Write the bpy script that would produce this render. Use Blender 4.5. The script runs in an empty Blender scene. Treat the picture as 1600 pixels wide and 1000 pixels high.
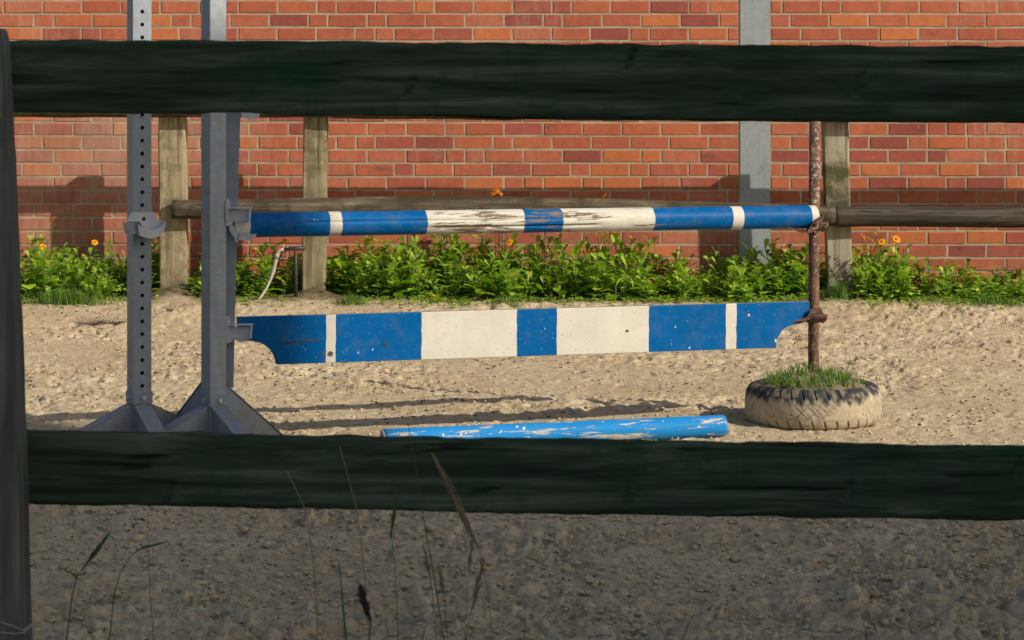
import bpy, math, random
import numpy as np

random.seed(11)
RNG = np.random.default_rng(7)
S = bpy.context.scene
COL = S.collection
R = math.radians

# ------------------------------------------------------------------ camera
F = 4400.0            # focal length in pixels of a 1600 px wide picture
CH = 1.674            # camera height above the sand
HY = 60.0             # picture row of the horizon
cd = bpy.data.cameras.new('camera')
cam = bpy.data.objects.new('camera', cd)
COL.objects.link(cam)
cam.location = (0, 0, CH)
cam.rotation_euler = (R(90), 0, 0)
cd.sensor_width = 36.0
cd.lens = F / 1600 * 36
cd.shift_y = -(500 - HY) / 1600
cd.clip_start = 0.1
cd.clip_end = 2000
cd.dof.use_dof = True
cd.dof.focus_distance = 12.3
cd.dof.aperture_fstop = 18
S.camera = cam

# ------------------------------------------------------------------ light
AZ, EL = 57.0, 31.3   # the sun stands to the right of and behind the camera
SU = (math.sin(R(AZ)) * math.cos(R(EL)), -math.cos(R(AZ)) * math.cos(R(EL)), math.sin(R(EL)))
w = bpy.data.worlds.new('World')
S.world = w
w.use_nodes = True
wn = w.node_tree.nodes
sky = wn.new('ShaderNodeTexSky')
sky.sky_type = 'NISHITA'
sky.sun_disc = False
sky.sun_elevation = R(EL)
sky.sun_rotation = math.atan2(SU[0], SU[1])
sky.air_density = 1.0
sky.dust_density = 2.2
sky.ozone_density = 0.6
w.node_tree.links.new(sky.outputs[0], wn['Background'].inputs[0])
wn['Background'].inputs[1].default_value = 0.088
sd = bpy.data.lights.new('sun', 'SUN')
sd.energy = 4.3
sd.angle = R(0.6)
sd.color = (1.0, 0.91, 0.78)
sun = bpy.data.objects.new('sun', sd)
COL.objects.link(sun)
from mathutils import Vector, Matrix
sun.rotation_euler = Vector(SU).to_track_quat('Z', 'Y').to_euler()
sun.location = (20, -15, 20)
S.view_settings.view_transform = 'Standard'
S.view_settings.look = 'None'
S.view_settings.gamma = 1
S.view_settings.exposure = 0.13
S.view_settings.use_curve_mapping = False
S.cycles.max_bounces = 6
S.cycles.diffuse_bounces = 3
S.cycles.use_denoising = True

# ------------------------------------------------------------------ helpers
def at(x, y, Y):
    """the point at depth Y that the photograph shows at pixel x, y"""
    return Vector(((x - 800) / F * Y, Y, CH - (y - HY) / F * Y))

def zat(y, Y):
    return CH - (y - HY) / F * Y

def xat(x, Y):
    return (x - 800) / F * Y

def mesh(name, V, Fc, smooth=False):
    m = bpy.data.meshes.new(name)
    m.from_pydata([tuple(v) for v in V], [], [tuple(f) for f in Fc])
    if smooth:
        m.polygons.foreach_set('use_smooth', [True] * len(m.polygons))
    m.update()
    return m

def grid_mesh(name, P, smooth=True, wrap=False):
    """P: rows x cols x 3 array -> quad mesh"""
    n, k = P.shape[:2]
    idx = np.arange(n * k).reshape(n, k)
    if wrap:
        idx = np.concatenate([idx, idx[:, :1]], 1)
    q = np.stack([idx[:-1, :-1], idx[:-1, 1:], idx[1:, 1:], idx[1:, :-1]], -1).reshape(-1, 4)
    m = bpy.data.meshes.new(name)
    m.vertices.add(n * k)
    m.vertices.foreach_set('co', P.reshape(-1).astype(np.float32))
    m.loops.add(q.size)
    m.loops.foreach_set('vertex_index', q.reshape(-1).astype(np.int32))
    m.polygons.add(len(q))
    m.polygons.foreach_set('loop_start', np.arange(0, q.size, 4, dtype=np.int32))
    if smooth:
        m.polygons.foreach_set('use_smooth', np.ones(len(q), dtype=bool))
    m.update(calc_edges=True)
    m.validate()
    return m

def obj(name, me, mat=None, parent=None, loc=None, rot=None):
    o = bpy.data.objects.new(name, me)
    COL.objects.link(o)
    if mat is not None and me is not None and not me.materials:
        me.materials.append(mat)
    o.parent = parent
    if loc is not None:
        o.location = loc
    if rot is not None:
        o.rotation_euler = rot
    return o

def tag(o, label=None, cat=None, group=None, kind=None):
    if label: o['label'] = label
    if cat: o['category'] = cat
    if group: o['group'] = group
    if kind: o['kind'] = kind
    return o

def empty(name, loc, rz=0.0):
    o = bpy.data.objects.new(name, None)
    COL.objects.link(o)
    o.location = loc
    o.rotation_euler = (0, 0, rz)
    o.empty_display_size = 0.1
    return o

class MB:
    def __init__(s):
        s.V, s.F = [], []
    def add(s, V, Fc):
        b = len(s.V)
        s.V += [tuple(v) for v in V]
        s.F += [tuple(i + b for i in f) for f in Fc]
        return s
    def box(s, lo, hi, bev=0.0):
        (a, b, c), (d, e, f) = lo, hi
        if bev <= 0:
            V = [(x, y, z) for x in (a, d) for y in (b, e) for z in (c, f)]
            return s.add(V, [(0, 1, 3, 2), (4, 6, 7, 5), (0, 4, 5, 1), (2, 3, 7, 6), (0, 2, 6, 4), (1, 5, 7, 3)])
        t = bev
        V = []
        for i, (x, xi) in enumerate(((a, a + t), (d, d - t))):
            for j, (y, yi) in enumerate(((b, b + t), (e, e - t))):
                for k, (z, zi) in enumerate(((c, c + t), (f, f - t))):
                    V += [(x, yi, zi), (xi, y, zi), (xi, yi, z)]
        def I(i, j, k, ax): return (i * 4 + j * 2 + k) * 3 + ax
        Fc = []
        for i in (0, 1):
            q = [I(i, 0, 0, 0), I(i, 0, 1, 0), I(i, 1, 1, 0), I(i, 1, 0, 0)]
            Fc.append(q if i == 0 else q[::-1])
        for j in (0, 1):
            q = [I(0, j, 0, 1), I(1, j, 0, 1), I(1, j, 1, 1), I(0, j, 1, 1)]
            Fc.append(q if j == 0 else q[::-1])
        for k in (0, 1):
            q = [I(0, 0, k, 2), I(0, 1, k, 2), I(1, 1, k, 2), I(1, 0, k, 2)]
            Fc.append(q if k == 0 else q[::-1])
        for i in (0, 1):
            for j in (0, 1):
                q = [I(i, j, 0, 0), I(i, j, 1, 0), I(i, j, 1, 1), I(i, j, 0, 1)]
                Fc.append(q if (i ^ j) else q[::-1])
        for i in (0, 1):
            for k in (0, 1):
                q = [I(i, 0, k, 0), I(i, 1, k, 0), I(i, 1, k, 2), I(i, 0, k, 2)]
                Fc.append(q if not (i ^ k) else q[::-1])
        for j in (0, 1):
            for k in (0, 1):
                q = [I(0, j, k, 1), I(1, j, k, 1), I(1, j, k, 2), I(0, j, k, 2)]
                Fc.append(q if (j ^ k) else q[::-1])
        for i in (0, 1):
            for j in (0, 1):
                for k in (0, 1):
                    q = [I(i, j, k, 0), I(i, j, k, 1), I(i, j, k, 2)]
                    Fc.append(q if (i ^ j ^ k) else q[::-1])
        return s.add(V, Fc)
    def tube(s, pts, rad, n=8, cap=True):
        pts = [Vector(p) for p in pts]
        if not isinstance(rad, (list, tuple)):
            rad = [rad] * len(pts)
        b = len(s.V)
        for i, p in enumerate(pts):
            d = (pts[min(i + 1, len(pts) - 1)] - pts[max(i - 1, 0)]).normalized()
            u = d.cross(Vector((0, 0, 1)))
            if u.length < 1e-3: u = d.cross(Vector((1, 0, 0)))
            u.normalize()
            v = d.cross(u)
            for k in range(n):
                a = 2 * math.pi * k / n
                s.V.append(tuple(p + (u * math.cos(a) + v * math.sin(a)) * rad[i]))
        for i in range(len(pts) - 1):
            for k in range(n):
                s.F.append((b + i * n + k, b + i * n + (k + 1) % n, b + (i + 1) * n + (k + 1) % n, b + (i + 1) * n + k))
        if cap:
            s.F.append(tuple(b + k for k in range(n))[::-1])
            s.F.append(tuple(b + (len(pts) - 1) * n + k for k in range(n)))
        return s
    def prism(s, poly, y0, y1):
        """polygon in x,z extruded from y0 to y1"""
        n = len(poly)
        V = [(x, y0, z) for x, z in poly] + [(x, y1, z) for x, z in poly]
        Fc = [tuple(range(n)), tuple(range(2 * n - 1, n - 1, -1))]
        Fc += [(i, i + n, (i + 1) % n + n, (i + 1) % n) for i in range(n)]
        return s.add(V, Fc)
    def build(s, name, mat, parent=None, smooth=False, **k):
        return obj(name, mesh(name, s.V, s.F, smooth), mat, parent, **k)

_tables = {}
def vnoise(x, y, seed=0):
    if seed not in _tables:
        _tables[seed] = np.random.default_rng(1000 + seed).random((256, 256)) * 2 - 1
    T = _tables[seed]
    xi = np.floor(x).astype(np.int64); yi = np.floor(y).astype(np.int64)
    fx = x - xi; fy = y - yi
    fx = fx * fx * fx * (fx * (fx * 6 - 15) + 10); fy = fy * fy * fy * (fy * (fy * 6 - 15) + 10)
    g = lambda a, b: T[a & 255, b & 255]
    return (g(xi, yi) * (1 - fx) + g(xi + 1, yi) * fx) * (1 - fy) + (g(xi, yi + 1) * (1 - fx) + g(xi + 1, yi + 1) * fx) * fy

def sstep(a, b, x):
    t = np.clip((x - a) / (b - a), 0, 1)
    return t * t * (3 - 2 * t)

# ------------------------------------------------------------------ materials
class NT:
    """small node-graph writer"""
    def __init__(s, name, rough=0.8):
        s.m = bpy.data.materials.new(name)
        s.m.use_nodes = True
        s.n = s.m.node_tree.nodes
        s.b = s.n['Principled BSDF']
        s.b.inputs['Roughness'].default_value = rough
        s.out = s.n['Material Output']
    def L(s, a, b):
        s.m.node_tree.links.new(a, b)
    def put(s, sock, v):
        if isinstance(v, (int, float)):
            sock.default_value = v
        elif isinstance(v, (tuple, list)):
            sock.default_value = tuple(v) + ((1,) if len(v) == 3 and sock.type == 'RGBA' else ())
        else:
            s.L(v, sock)
    def coord(s, which='Object', scale=(1, 1, 1), loc=(0, 0, 0)):
        if which == 'World':
            o = s.n.new('ShaderNodeNewGeometry').outputs['Position']
        else:
            o = s.n.new('ShaderNodeTexCoord').outputs[which]
        m = s.n.new('ShaderNodeMapping')
        s.L(o, m.inputs[0])
        m.inputs['Scale'].default_value = scale
        m.inputs['Location'].default_value = loc
        return m.outputs[0]
    def noise(s, vec, scale=5, detail=4, rough=0.55, dist=0.0, col=False):
        t = s.n.new('ShaderNodeTexNoise')
        s.L(vec, t.inputs['Vector'])
        t.inputs['Scale'].default_value = scale
        t.inputs['Detail'].default_value = detail
        t.inputs['Roughness'].default_value = rough
        t.inputs['Distortion'].default_value = dist
        return t.outputs['Color' if col else 'Fac']
    def voro(s, vec, scale=5, feature='F1', out='Distance'):
        t = s.n.new('ShaderNodeTexVoronoi')
        t.feature = feature
        s.L(vec, t.inputs['Vector'])
        t.inputs['Scale'].default_value = scale
        return t.outputs[out]
    def ramp(s, f, stops, interp='LINEAR'):
        r = s.n.new('ShaderNodeValToRGB')
        r.color_ramp.interpolation = interp
        e = r.color_ramp.elements
        while len(e) > 1: e.remove(e[-1])
        for i, (p, c) in enumerate(stops):
            k = e[0] if i == 0 else e.new(p)
            k.position = p
            if isinstance(c, (int, float)): c = (c, c, c)
            k.color = (*c, 1)
        s.L(f, r.inputs[0])
        return r.outputs[0]
    def mix(s, f, a, b, mode='MIX'):
        m = s.n.new('ShaderNodeMix')
        m.data_type = 'RGBA'
        m.blend_type = mode
        s.put(m.inputs['Factor'], f); s.put(m.inputs['A'], a); s.put(m.inputs['B'], b)
        return m.outputs['Result']
    def math(s, op, a, b=0.0, clamp=False):
        m = s.n.new('ShaderNodeMath')
        m.operation = op
        m.use_clamp = clamp
        s.put(m.inputs[0], a); s.put(m.inputs[1], b)
        return m.outputs[0]
    def sep(s, v):
        x = s.n.new('ShaderNodeSeparateXYZ')
        s.L(v, x.inputs[0])
        return x.outputs
    def attr(s, name, out='Color'):
        a = s.n.new('ShaderNodeAttribute')
        a.attribute_name = name
        return a.outputs[out]
    def color(s, c): s.put(s.b.inputs['Base Color'], c)
    def rough(s, c): s.put(s.b.inputs['Roughness'], c)
    def bump(s, h, strength=0.3, dist=0.01):
        b = s.n.new('ShaderNodeBump')
        b.inputs['Strength'].default_value = strength
        b.inputs['Distance'].default_value = dist
        s.L(h, b.inputs['Height'])
        s.L(b.outputs[0], s.b.inputs['Normal'])
    def spec(s, v): s.b.inputs['Specular IOR Level'].default_value = v

# sand
def make_sand():
    t = NT('sand', 0.95); t.spec(0.15)
    p = t.coord('World')
    a = t.noise(p, 1.3, 3)
    c = t.ramp(a, [(0.32, (0.53, 0.415, 0.250)), (0.5, (0.60, 0.485, 0.305)), (0.7, (0.655, 0.545, 0.365))])
    b = t.noise(p, 38, 4, 0.65)
    c = t.mix(0.8, c, t.ramp(b, [(0.28, 0.42), (0.42, 0.9), (0.7, 1.12)]), 'MULTIPLY')
    c = t.mix(t.ramp(t.noise(t.coord('World', (1, 1, 1), (8, 2, 5)), 16, 4, 0.65), [(0.40, 0.0), (0.62, 0.6)]), c, (0.36, 0.275, 0.175))
    g = t.noise(t.coord('World', (1, 1, 1), (3, 9, 1)), 75, 2, 0.6)
    dark = t.ramp(g, [(0.30, 1.0), (0.36, 0.0)])
    patch = t.ramp(t.noise(p, 5, 2), [(0.40, 0.15), (0.6, 1.0)])
    c = t.mix(t.math('MULTIPLY', dark, patch), c, (0.10, 0.075, 0.05))
    # soil and humus in the planted bed next to the wall
    y = t.sep(p)[1]
    yy = t.math('ADD', y, t.math('MULTIPLY', t.math('SUBTRACT', t.noise(p, 4, 4), 0.5), 0.5))
    bed = t.ramp(t.math('SUBTRACT', yy, 16.4), [(0.36, 0.0), (0.58, 1.0)])
    c = t.mix(bed, c, t.ramp(t.noise(p, 22, 4), [(0.3, (0.055, 0.045, 0.025)), (0.55, (0.15, 0.115, 0.065)), (0.75, (0.23, 0.18, 0.11))]))
    t.color(c)
    h = t.math('ADD', t.noise(p, 60, 5, 0.7), t.math('MULTIPLY', t.noise(p, 220, 3, 0.7), 0.35))
    t.bump(h, 0.8, 0.011)
    return t.m
M_SAND = make_sand()

def make_clod():
    t = NT('sand_clod', 0.95); t.spec(0.1)
    t.color(t.mix(t.noise(t.coord('World'), 9, 3), (0.44, 0.345, 0.215), (0.60, 0.49, 0.325)))
    t.bump(t.noise(t.coord('World'), 120, 4, 0.7), 0.5, 0.01)
    return t.m
M_CLOD = make_clod()

def flat(name, c, rough=0.8, scale=20, var=0.35, bump=0.25, metal=0.0):
    t = NT(name, rough)
    p = t.coord('Object')
    n = t.noise(p, scale, 4, 0.6)
    t.color(t.mix(n, tuple(v * (1 - var) for v in c), tuple(min(1, v * (1 + var)) for v in c)))
    t.bump(t.noise(p, scale * 3, 4, 0.65), bump, 0.004)
    t.b.inputs['Metallic'].default_value = metal
    return t.m

def make_grass_ground():
    t = NT('ground', 0.95)
    p = t.coord('World')
    t.color(t.ramp(t.noise(p, 0.6, 6), [(0.35, (0.05, 0.075, 0.02)), (0.6, (0.10, 0.12, 0.04)), (0.75, (0.20, 0.16, 0.10))]))
    t.bump(t.noise(p, 12, 5, 0.7), 0.6, 0.05)
    return t.m
M_GROUND = make_grass_ground()

def make_brick():
    t = NT('brick', 0.85); t.spec(0.25)
    p = t.coord('World')
    c = t.attr('tone')
    c = t.mix(0.6, c, t.ramp(t.noise(p, 26, 5, 0.65), [(0.25, 0.70), (0.5, 1.04), (0.8, 1.3)]), 'MULTIPLY')
    # sooty firing marks
    k = t.ramp(t.noise(t.coord('World', (1, 1, 1.6), (4, 0, 2)), 7, 3), [(0.66, 0.0), (0.74, 0.45)])
    c = t.mix(k, c, (0.09, 0.055, 0.05))
    # lime bloom running down the courses, strongest low on the left and high in the middle
    s = t.sep(p)
    st = t.noise(t.coord('World', (26, 1, 3.0)), 1.6, 5, 0.7)
    big = t.noise(t.coord('World', (1, 1, 1.5), (7.3, 0, 1.2)), 0.9, 3)
    left = t.ramp(t.math('MULTIPLY', s[0], -0.25), [(0.30, 0.0), (0.62, 0.16)])
    m = t.math('ADD', t.math('ADD', big, left), t.math('MULTIPLY', t.math('SUBTRACT', st, 0.5), 0.55))
    eff = t.ramp(m, [(0.55, 0.0), (0.80, 0.50)])
    c = t.mix(eff, c, (0.46, 0.35, 0.27))
    c = t.mix(0.8, c, t.ramp(t.noise(t.coord('World', (1, 1, 1.4), (2, 1, 9)), 1.4, 4, 0.6), [(0.3, 0.78), (0.6, 1.05)]), 'MULTIPLY')
    # mortar smeared over the arrises
    sm = t.ramp(t.noise(t.coord('World', (1, 1, 1), (1, 4, 2)), 11, 6, 0.75), [(0.62, 0.0), (0.70, 0.5)])
    c = t.mix(sm, c, (0.36, 0.24, 0.16))
    sp = t.ramp(t.voro(p, 19), [(0.022, 1.0), (0.035, 0.0)])
    c = t.mix(sp, c, (0.55, 0.48, 0.38))
    t.color(c)
    t.bump(t.noise(p, 90, 4, 0.7), 0.35, 0.004)
    return t.m
M_BRICK = make_brick()

def make_mortar():
    t = NT('mortar', 0.95)
    p = t.coord('World')
    c = t.ramp(t.noise(p, 9, 4), [(0.3, (0.27, 0.215, 0.14)), (0.7, (0.43, 0.355, 0.245))])
    t.color(c)
    t.bump(t.noise(p, 120, 3), 0.5, 0.004)
    return t.m
M_MORTAR = make_mortar()

def make_galv(name, base=(0.27, 0.305, 0.345)):
    t = NT(name, 0.5)
    p = t.coord('Object')
    bw = t.n.new('ShaderNodeRGBToBW'); t.L(t.voro(p, 55, 'F1', 'Color'), bw.inputs[0]); v = bw.outputs[0]
    c = t.mix(0.09, base, v, 'OVERLAY')
    c = t.mix(t.ramp(t.noise(t.coord('Object', (6, 6, 1)), 5, 4), [(0.45, 0.0), (0.75, 0.45)]), c, (0.42, 0.43, 0.43))
    d = t.ramp(t.noise(p, 9, 5, 0.7), [(0.55, 0.0), (0.75, 0.5)])
    c = t.mix(d, c, (0.22, 0.19, 0.15))
    t.color(c)
    t.b.inputs['Metallic'].default_value = 0.35
    t.rough(t.ramp(t.noise(p, 30, 3), [(0.3, 0.42), (0.7, 0.65)]))
    t.bump(t.noise(p, 60, 3), 0.12, 0.003)
    return t.m
M_GALV = make_galv('galvanised_steel')
M_GALVC = make_galv('galvanised_column', (0.33, 0.36, 0.37))
M_CAST = make_galv('cast_alloy', (0.56, 0.57, 0.60))

def make_foot():
    t = NT('galvanised_foot', 0.6)
    p = t.coord('World')
    c = t.mix(t.noise(p, 25, 4), (0.19, 0.235, 0.285), (0.29, 0.335, 0.38))
    d = t.noise(p, 14, 5, 0.7)
    low = t.ramp(t.sep(p)[2], [(0.0, 0.55), (0.25, 0.0)])
    dm = t.ramp(t.math('ADD', d, t.math('MULTIPLY', low, 0.5)), [(0.52, 0.0), (0.78, 0.75)])
    c = t.mix(dm, c, (0.24, 0.20, 0.145))
    t.color(c)
    t.b.inputs['Metallic'].default_value = 0.25
    t.bump(t.noise(p, 80, 3), 0.15, 0.003)
    return t.m
M_FOOT = make_foot()

def make_wood(name, ca, cb, cc, moss=None, mossf=0.0, axis='Z', lowmoss=None, gs=1.0):
    t = NT(name, 0.95); t.spec(0.05)
    sc = {'Z': (26, 26, 1.6), 'X': (1.6, 26, 26)}[axis]
    p = t.coord('Object', tuple(v * gs for v in sc))
    g = t.noise(p, 1.0, 6, 0.65, 0.6)
    c = t.ramp(g, [(0.28, ca), (0.5, cb), (0.72, cc)])
    cr = t.ramp(t.noise(t.coord('Object', tuple(v * 1.7 * gs for v in sc), (5, 3, 2)), 1.0, 3, 0.5, 0.8), [(0.30, 1.0), (0.37, 0.0)])
    c = t.mix(t.math('MULTIPLY', cr, 0.75), c, tuple(v * 0.2 for v in ca))
    if moss:
        q = t.coord('Object')
        mm = t.math('ADD', t.noise(q, 6, 5, 0.7), mossf)
        if lowmoss:
            z = t.sep(q)[2]
            mm = t.math('ADD', mm, t.ramp(t.math('MULTIPLY', z, 0.5), lowmoss))
        c = t.mix(t.ramp(mm, [(0.52, 0.0), (0.72, 0.9)]), c, moss)
    t.color(c)
    t.bump(t.math('ADD', g, t.math('MULTIPLY', t.noise(t.coord('Object'), 40, 3), 0.3)), 0.5, 0.008)
    return t.m
M_DARKWOOD = make_wood('old_dark_board', (0.010, 0.017, 0.009), (0.054, 0.076, 0.050), (0.155, 0.180, 0.130), (0.018, 0.058, 0.020), 0.03, 'X', None, 1.25)
M_DARKPOST = make_wood('old_dark_post', (0.045, 0.05, 0.042), (0.12, 0.122, 0.11), (0.24, 0.225, 0.205), (0.05, 0.065, 0.045), -0.08, 'Z')
M_PALEWOOD = make_wood('pale_post', (0.13, 0.10, 0.055), (0.31, 0.255, 0.155), (0.43, 0.37, 0.245), (0.105, 0.095, 0.05), 0.03, 'Z', [(0.0, 0.16), (0.2, 0.0)])
M_BARKWOOD = make_wood('stained_post', (0.075, 0.058, 0.032), (0.25, 0.21, 0.125), (0.38, 0.335, 0.22), (0.10, 0.082, 0.045), 0.07, 'Z')
M_MOSSWOOD = make_wood('mossy_post', (0.15, 0.135, 0.10), (0.32, 0.285, 0.205), (0.43, 0.385, 0.29), (0.060, 0.064, 0.026), -0.16, 'Z', [(0.0, 0.30), (0.10, 0.30), (0.19, 0.0), (0.25, 0.06), (0.30, 0.34), (0.40, 0.34), (0.46, 0.1), (0.50, 0.0)])
M_LOG = make_wood('weathered_log', (0.032, 0.027, 0.018), (0.095, 0.078, 0.052), (0.23, 0.19, 0.13), (0.045, 0.038, 0.023), 0.06, 'X')
M_DARKLOG = make_wood('dark_log', (0.028, 0.024, 0.020), (0.062, 0.053, 0.043), (0.135, 0.118, 0.095), (0.30, 0.27, 0.22), -0.20, 'X')

def make_rust():
    t = NT('rust', 0.85)
    p = t.coord('Object')
    c = t.ramp(t.noise(p, 16, 5, 0.7), [(0.3, (0.05, 0.026, 0.018)), (0.5, (0.115, 0.054, 0.034)), (0.7, (0.20, 0.10, 0.06))])
    # remains of pale paint
    q = t.ramp(t.math('ADD', t.noise(p, 70, 3, 0.7), t.math('MULTIPLY', t.noise(p, 3.0, 2), 0.35)), [(0.72, 0.0), (0.78, 0.7)])
    c = t.mix(q, c, (0.50, 0.38, 0.26))
    t.color(c)
    t.bump(t.noise(p, 90, 4, 0.7), 0.6, 0.005)
    return t.m
M_RUST = make_rust()

BLUE = (0.0, 0.098, 0.30)
WHITE = (0.61, 0.575, 0.49)

def make_paint(name, stops, blue=BLUE, wear=0.0, wearband=None, under=(0.24, 0.18, 0.12), white=WHITE, grime=0.25, chips=0.0, along=1.0, lowgrime=None):
    """stops: (metres along the local x axis, 'b' or 'w') where each colour starts"""
    t = NT(name, 0.5); t.spec(0.08)
    p = t.coord('Object')
    x = t.sep(p)[0]
    wob = t.math('MULTIPLY', t.math('SUBTRACT', t.noise(p, 30, 3), 0.5), 0.008)
    xx = t.math('DIVIDE', t.math('ADD', x, wob), along)
    c = t.ramp(xx, [(max(0.0, s / along), white if k == 'w' else blue) for s, k in stops], 'CONSTANT')
    # uneven old coat
    v = t.noise(p, 6, 4)
    c = t.mix(0.35, c, t.ramp(v, [(0.3, 0.75), (0.7, 1.15)]), 'MULTIPLY')
    lo = t.noise(t.coord('Object', (2.2, 18, 18)), 2.0, 6, 0.7, 0.4)
    if wearband:
        b = t.ramp(t.math('DIVIDE', x, along), wearband)
        lo = t.math('ADD', lo, b)
    fl = t.math('ADD', lo, wear)
    mk = t.ramp(fl, [(0.615, 0.0), (0.635, 1.0)])
    c = t.mix(mk, c, t.mix(t.noise(p, 60, 3), tuple(u * 0.5 for u in under), tuple(u * 1.5 for u in under)))
    g = t.ramp(t.noise(t.coord('Object', (1, 1, 1), (5, 5, 5)), 17, 6, 0.75), [(0.48, 0.0), (0.8, grime)])
    c = t.mix(g, c, (0.22, 0.18, 0.12))
    if lowgrime:
        lz = t.math('ADD', t.math('MULTIPLY', t.sep(p)[2], -5.0), t.math('MULTIPLY', t.noise(t.coord('Object', (3, 1, 9)), 2.5, 5, 0.7), 0.9))
        c = t.mix(t.ramp(lz, [(lowgrime, 0.0), (lowgrime + 0.25, 0.65)]), c, (0.20, 0.17, 0.11))
    if chips > 0:
        sel = t.sep(t.voro(p, 24, 'F1', 'Color'))[0]
        big = t.ramp(t.noise(p, 3, 2), [(0.4, 0.35), (0.65, 1.0)])
        ch = t.ramp(t.math('SUBTRACT', t.math('ADD', t.voro(t.coord('Object', (1.2, 1, 0.8)), 24), t.math('MULTIPLY', t.noise(p, 90, 2), 0.12)), t.math('MULTIPLY', t.math('MULTIPLY', sel, big), chips)), [(0.0, 1.0), (0.02, 0.0)])
        c = t.mix(ch, c, (0.62, 0.57, 0.48))
        sk = t.ramp(t.math('SUBTRACT', t.voro(t.coord('Object', (1, 1, 1), (3, 3, 3)), 42), t.math("MULTIPLY", t.noise(p, 4, 3), 0.17)), [(0.0, 0.6), (0.03, 0.0)])
        c = t.mix(sk, c, (0.25, 0.21, 0.15))
    t.color(c)
    t.rough(t.ramp(mk, [(0.0, 0.42), (1.0, 0.9)]))
    t.bump(t.math('ADD', t.math('MULTIPLY', mk, -0.6), t.math('MULTIPLY', t.noise(p, 50, 4), 0.25)), 0.35, 0.004)
    return t.m

def make_leaf(name, rough=0.45):
    t = NT(name, rough)
    c = t.attr('tone')
    p = t.coord('Object')
    c = t.mix(0.4, c, t.ramp(t.noise(p, 40, 3), [(0.3, 0.7), (0.7, 1.25)]), 'MULTIPLY')
    t.color(c)
    t.spec(0.35)
    tr = t.n.new('ShaderNodeBsdfTranslucent')
    t.put(tr.inputs[0], t.mix(1.0, c, (1.5, 1.7, 0.6), 'MULTIPLY'))
    mx = t.n.new('ShaderNodeMixShader')
    mx.inputs[0].default_value = 0.3
    t.L(t.b.outputs[0], mx.inputs[1]); t.L(tr.outputs[0], mx.inputs[2])
    t.L(mx.outputs[0], t.out.inputs[0])
    return t.m
M_LEAF = make_leaf('leaf')
M_PETAL = make_leaf('petal', 0.6)

def make_tyre():
    t = NT('dusty_rubber', 0.85)
    p = t.coord('Object')
    z = t.sep(p)[2]
    rub = t.mix(t.noise(p, 40, 4), (0.012, 0.013, 0.015), (0.035, 0.036, 0.038))
    dust = t.mix(t.noise(p, 30, 4), (0.36, 0.295, 0.195), (0.52, 0.435, 0.30))
    k = t.attr('dust', 'Fac')
    k = t.math('MULTIPLY', k, t.ramp(t.noise(p, 60, 4, 0.7), [(0.25, 0.75), (0.5, 1.0)]), True)
    c = t.mix(k, rub, dust)
    t.color(c)
    t.bump(t.noise(p, 110, 4, 0.7), 0.3, 0.004)
    return t.m
M_TYRE = make_tyre()
M_SOIL = flat('dry_soil', (0.20, 0.15, 0.09), 0.95, 30, 0.5, 0.8)
M_STRAW = flat('dry_stem', (0.26, 0.20, 0.13), 0.8, 20, 0.3, 0.1)
M_GSTEM = flat('green_stem', (0.055, 0.10, 0.03), 0.7, 20, 0.3, 0.1)
M_SEED = flat('seed_head', (0.27, 0.19, 0.11), 0.9, 50, 0.4, 0.2)
M_HOSE = flat('pale_hose', (0.34, 0.29, 0.23), 0.6, 30, 0.4, 0.2)
M_PIPE = flat('dark_pipe', (0.03, 0.028, 0.027), 0.6, 30, 0.3, 0.2)
M_WIRE = flat('fence_wire', (0.30, 0.32, 0.34), 0.5, 30, 0.2, 0.0)
M_SHADE_BLOCK = flat('shade_block_body', (0.07, 0.055, 0.045), 0.9, 3, 0.3, 0.2)  # dark surface of the added, unseen shade caster
M_SHADE_BLOCK_TRIM = flat('shade_block_trim', (0.09, 0.05, 0.04), 0.9, 3, 0.3, 0.2)
M_TWIG = flat('dead_twig', (0.10, 0.075, 0.06), 0.9, 30, 0.4, 0.2)

# ------------------------------------------------------------------ key places
YW = 17.6                          # brick wall
YP = 17.18                          # row of old posts in front of it
PL = Vector((-1.124, 11.45, 0))    # the jump, left end near, right end far
PR = Vector((1.314, 12.35, 0))
JD = (PR - PL)
JL = JD.length
JA = math.atan2(JD.y, JD.x)
def on_jump(px):
    """metres from PL along the jump for a picture column"""
    t = (px - 800) / F
    return (t * PL.y - PL.x) / (JD.x - t * JD.y) * JL
def jump_pt(s):
    return PL + JD * (s / JL)
POSTS = [(271, 463), (493, 466), (1308, 470)]

# ------------------------------------------------------------------ ground
def ground_z(x, y):
    h = 0.10 * sstep(15.7, 17.0, y)
    h = h + 0.012 * vnoise(x * 1.1, y * 1.1, 3) + 0.006 * vnoise(x * 3.1 + 5, y * 3.1, 4)
    for px, py in POSTS:
        q = at(px, py, YP)
        h = h + 0.055 * np.exp(-((x - q.x) ** 2 + (y - q.y + 0.08) ** 2) / 0.020)
    return h

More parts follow.
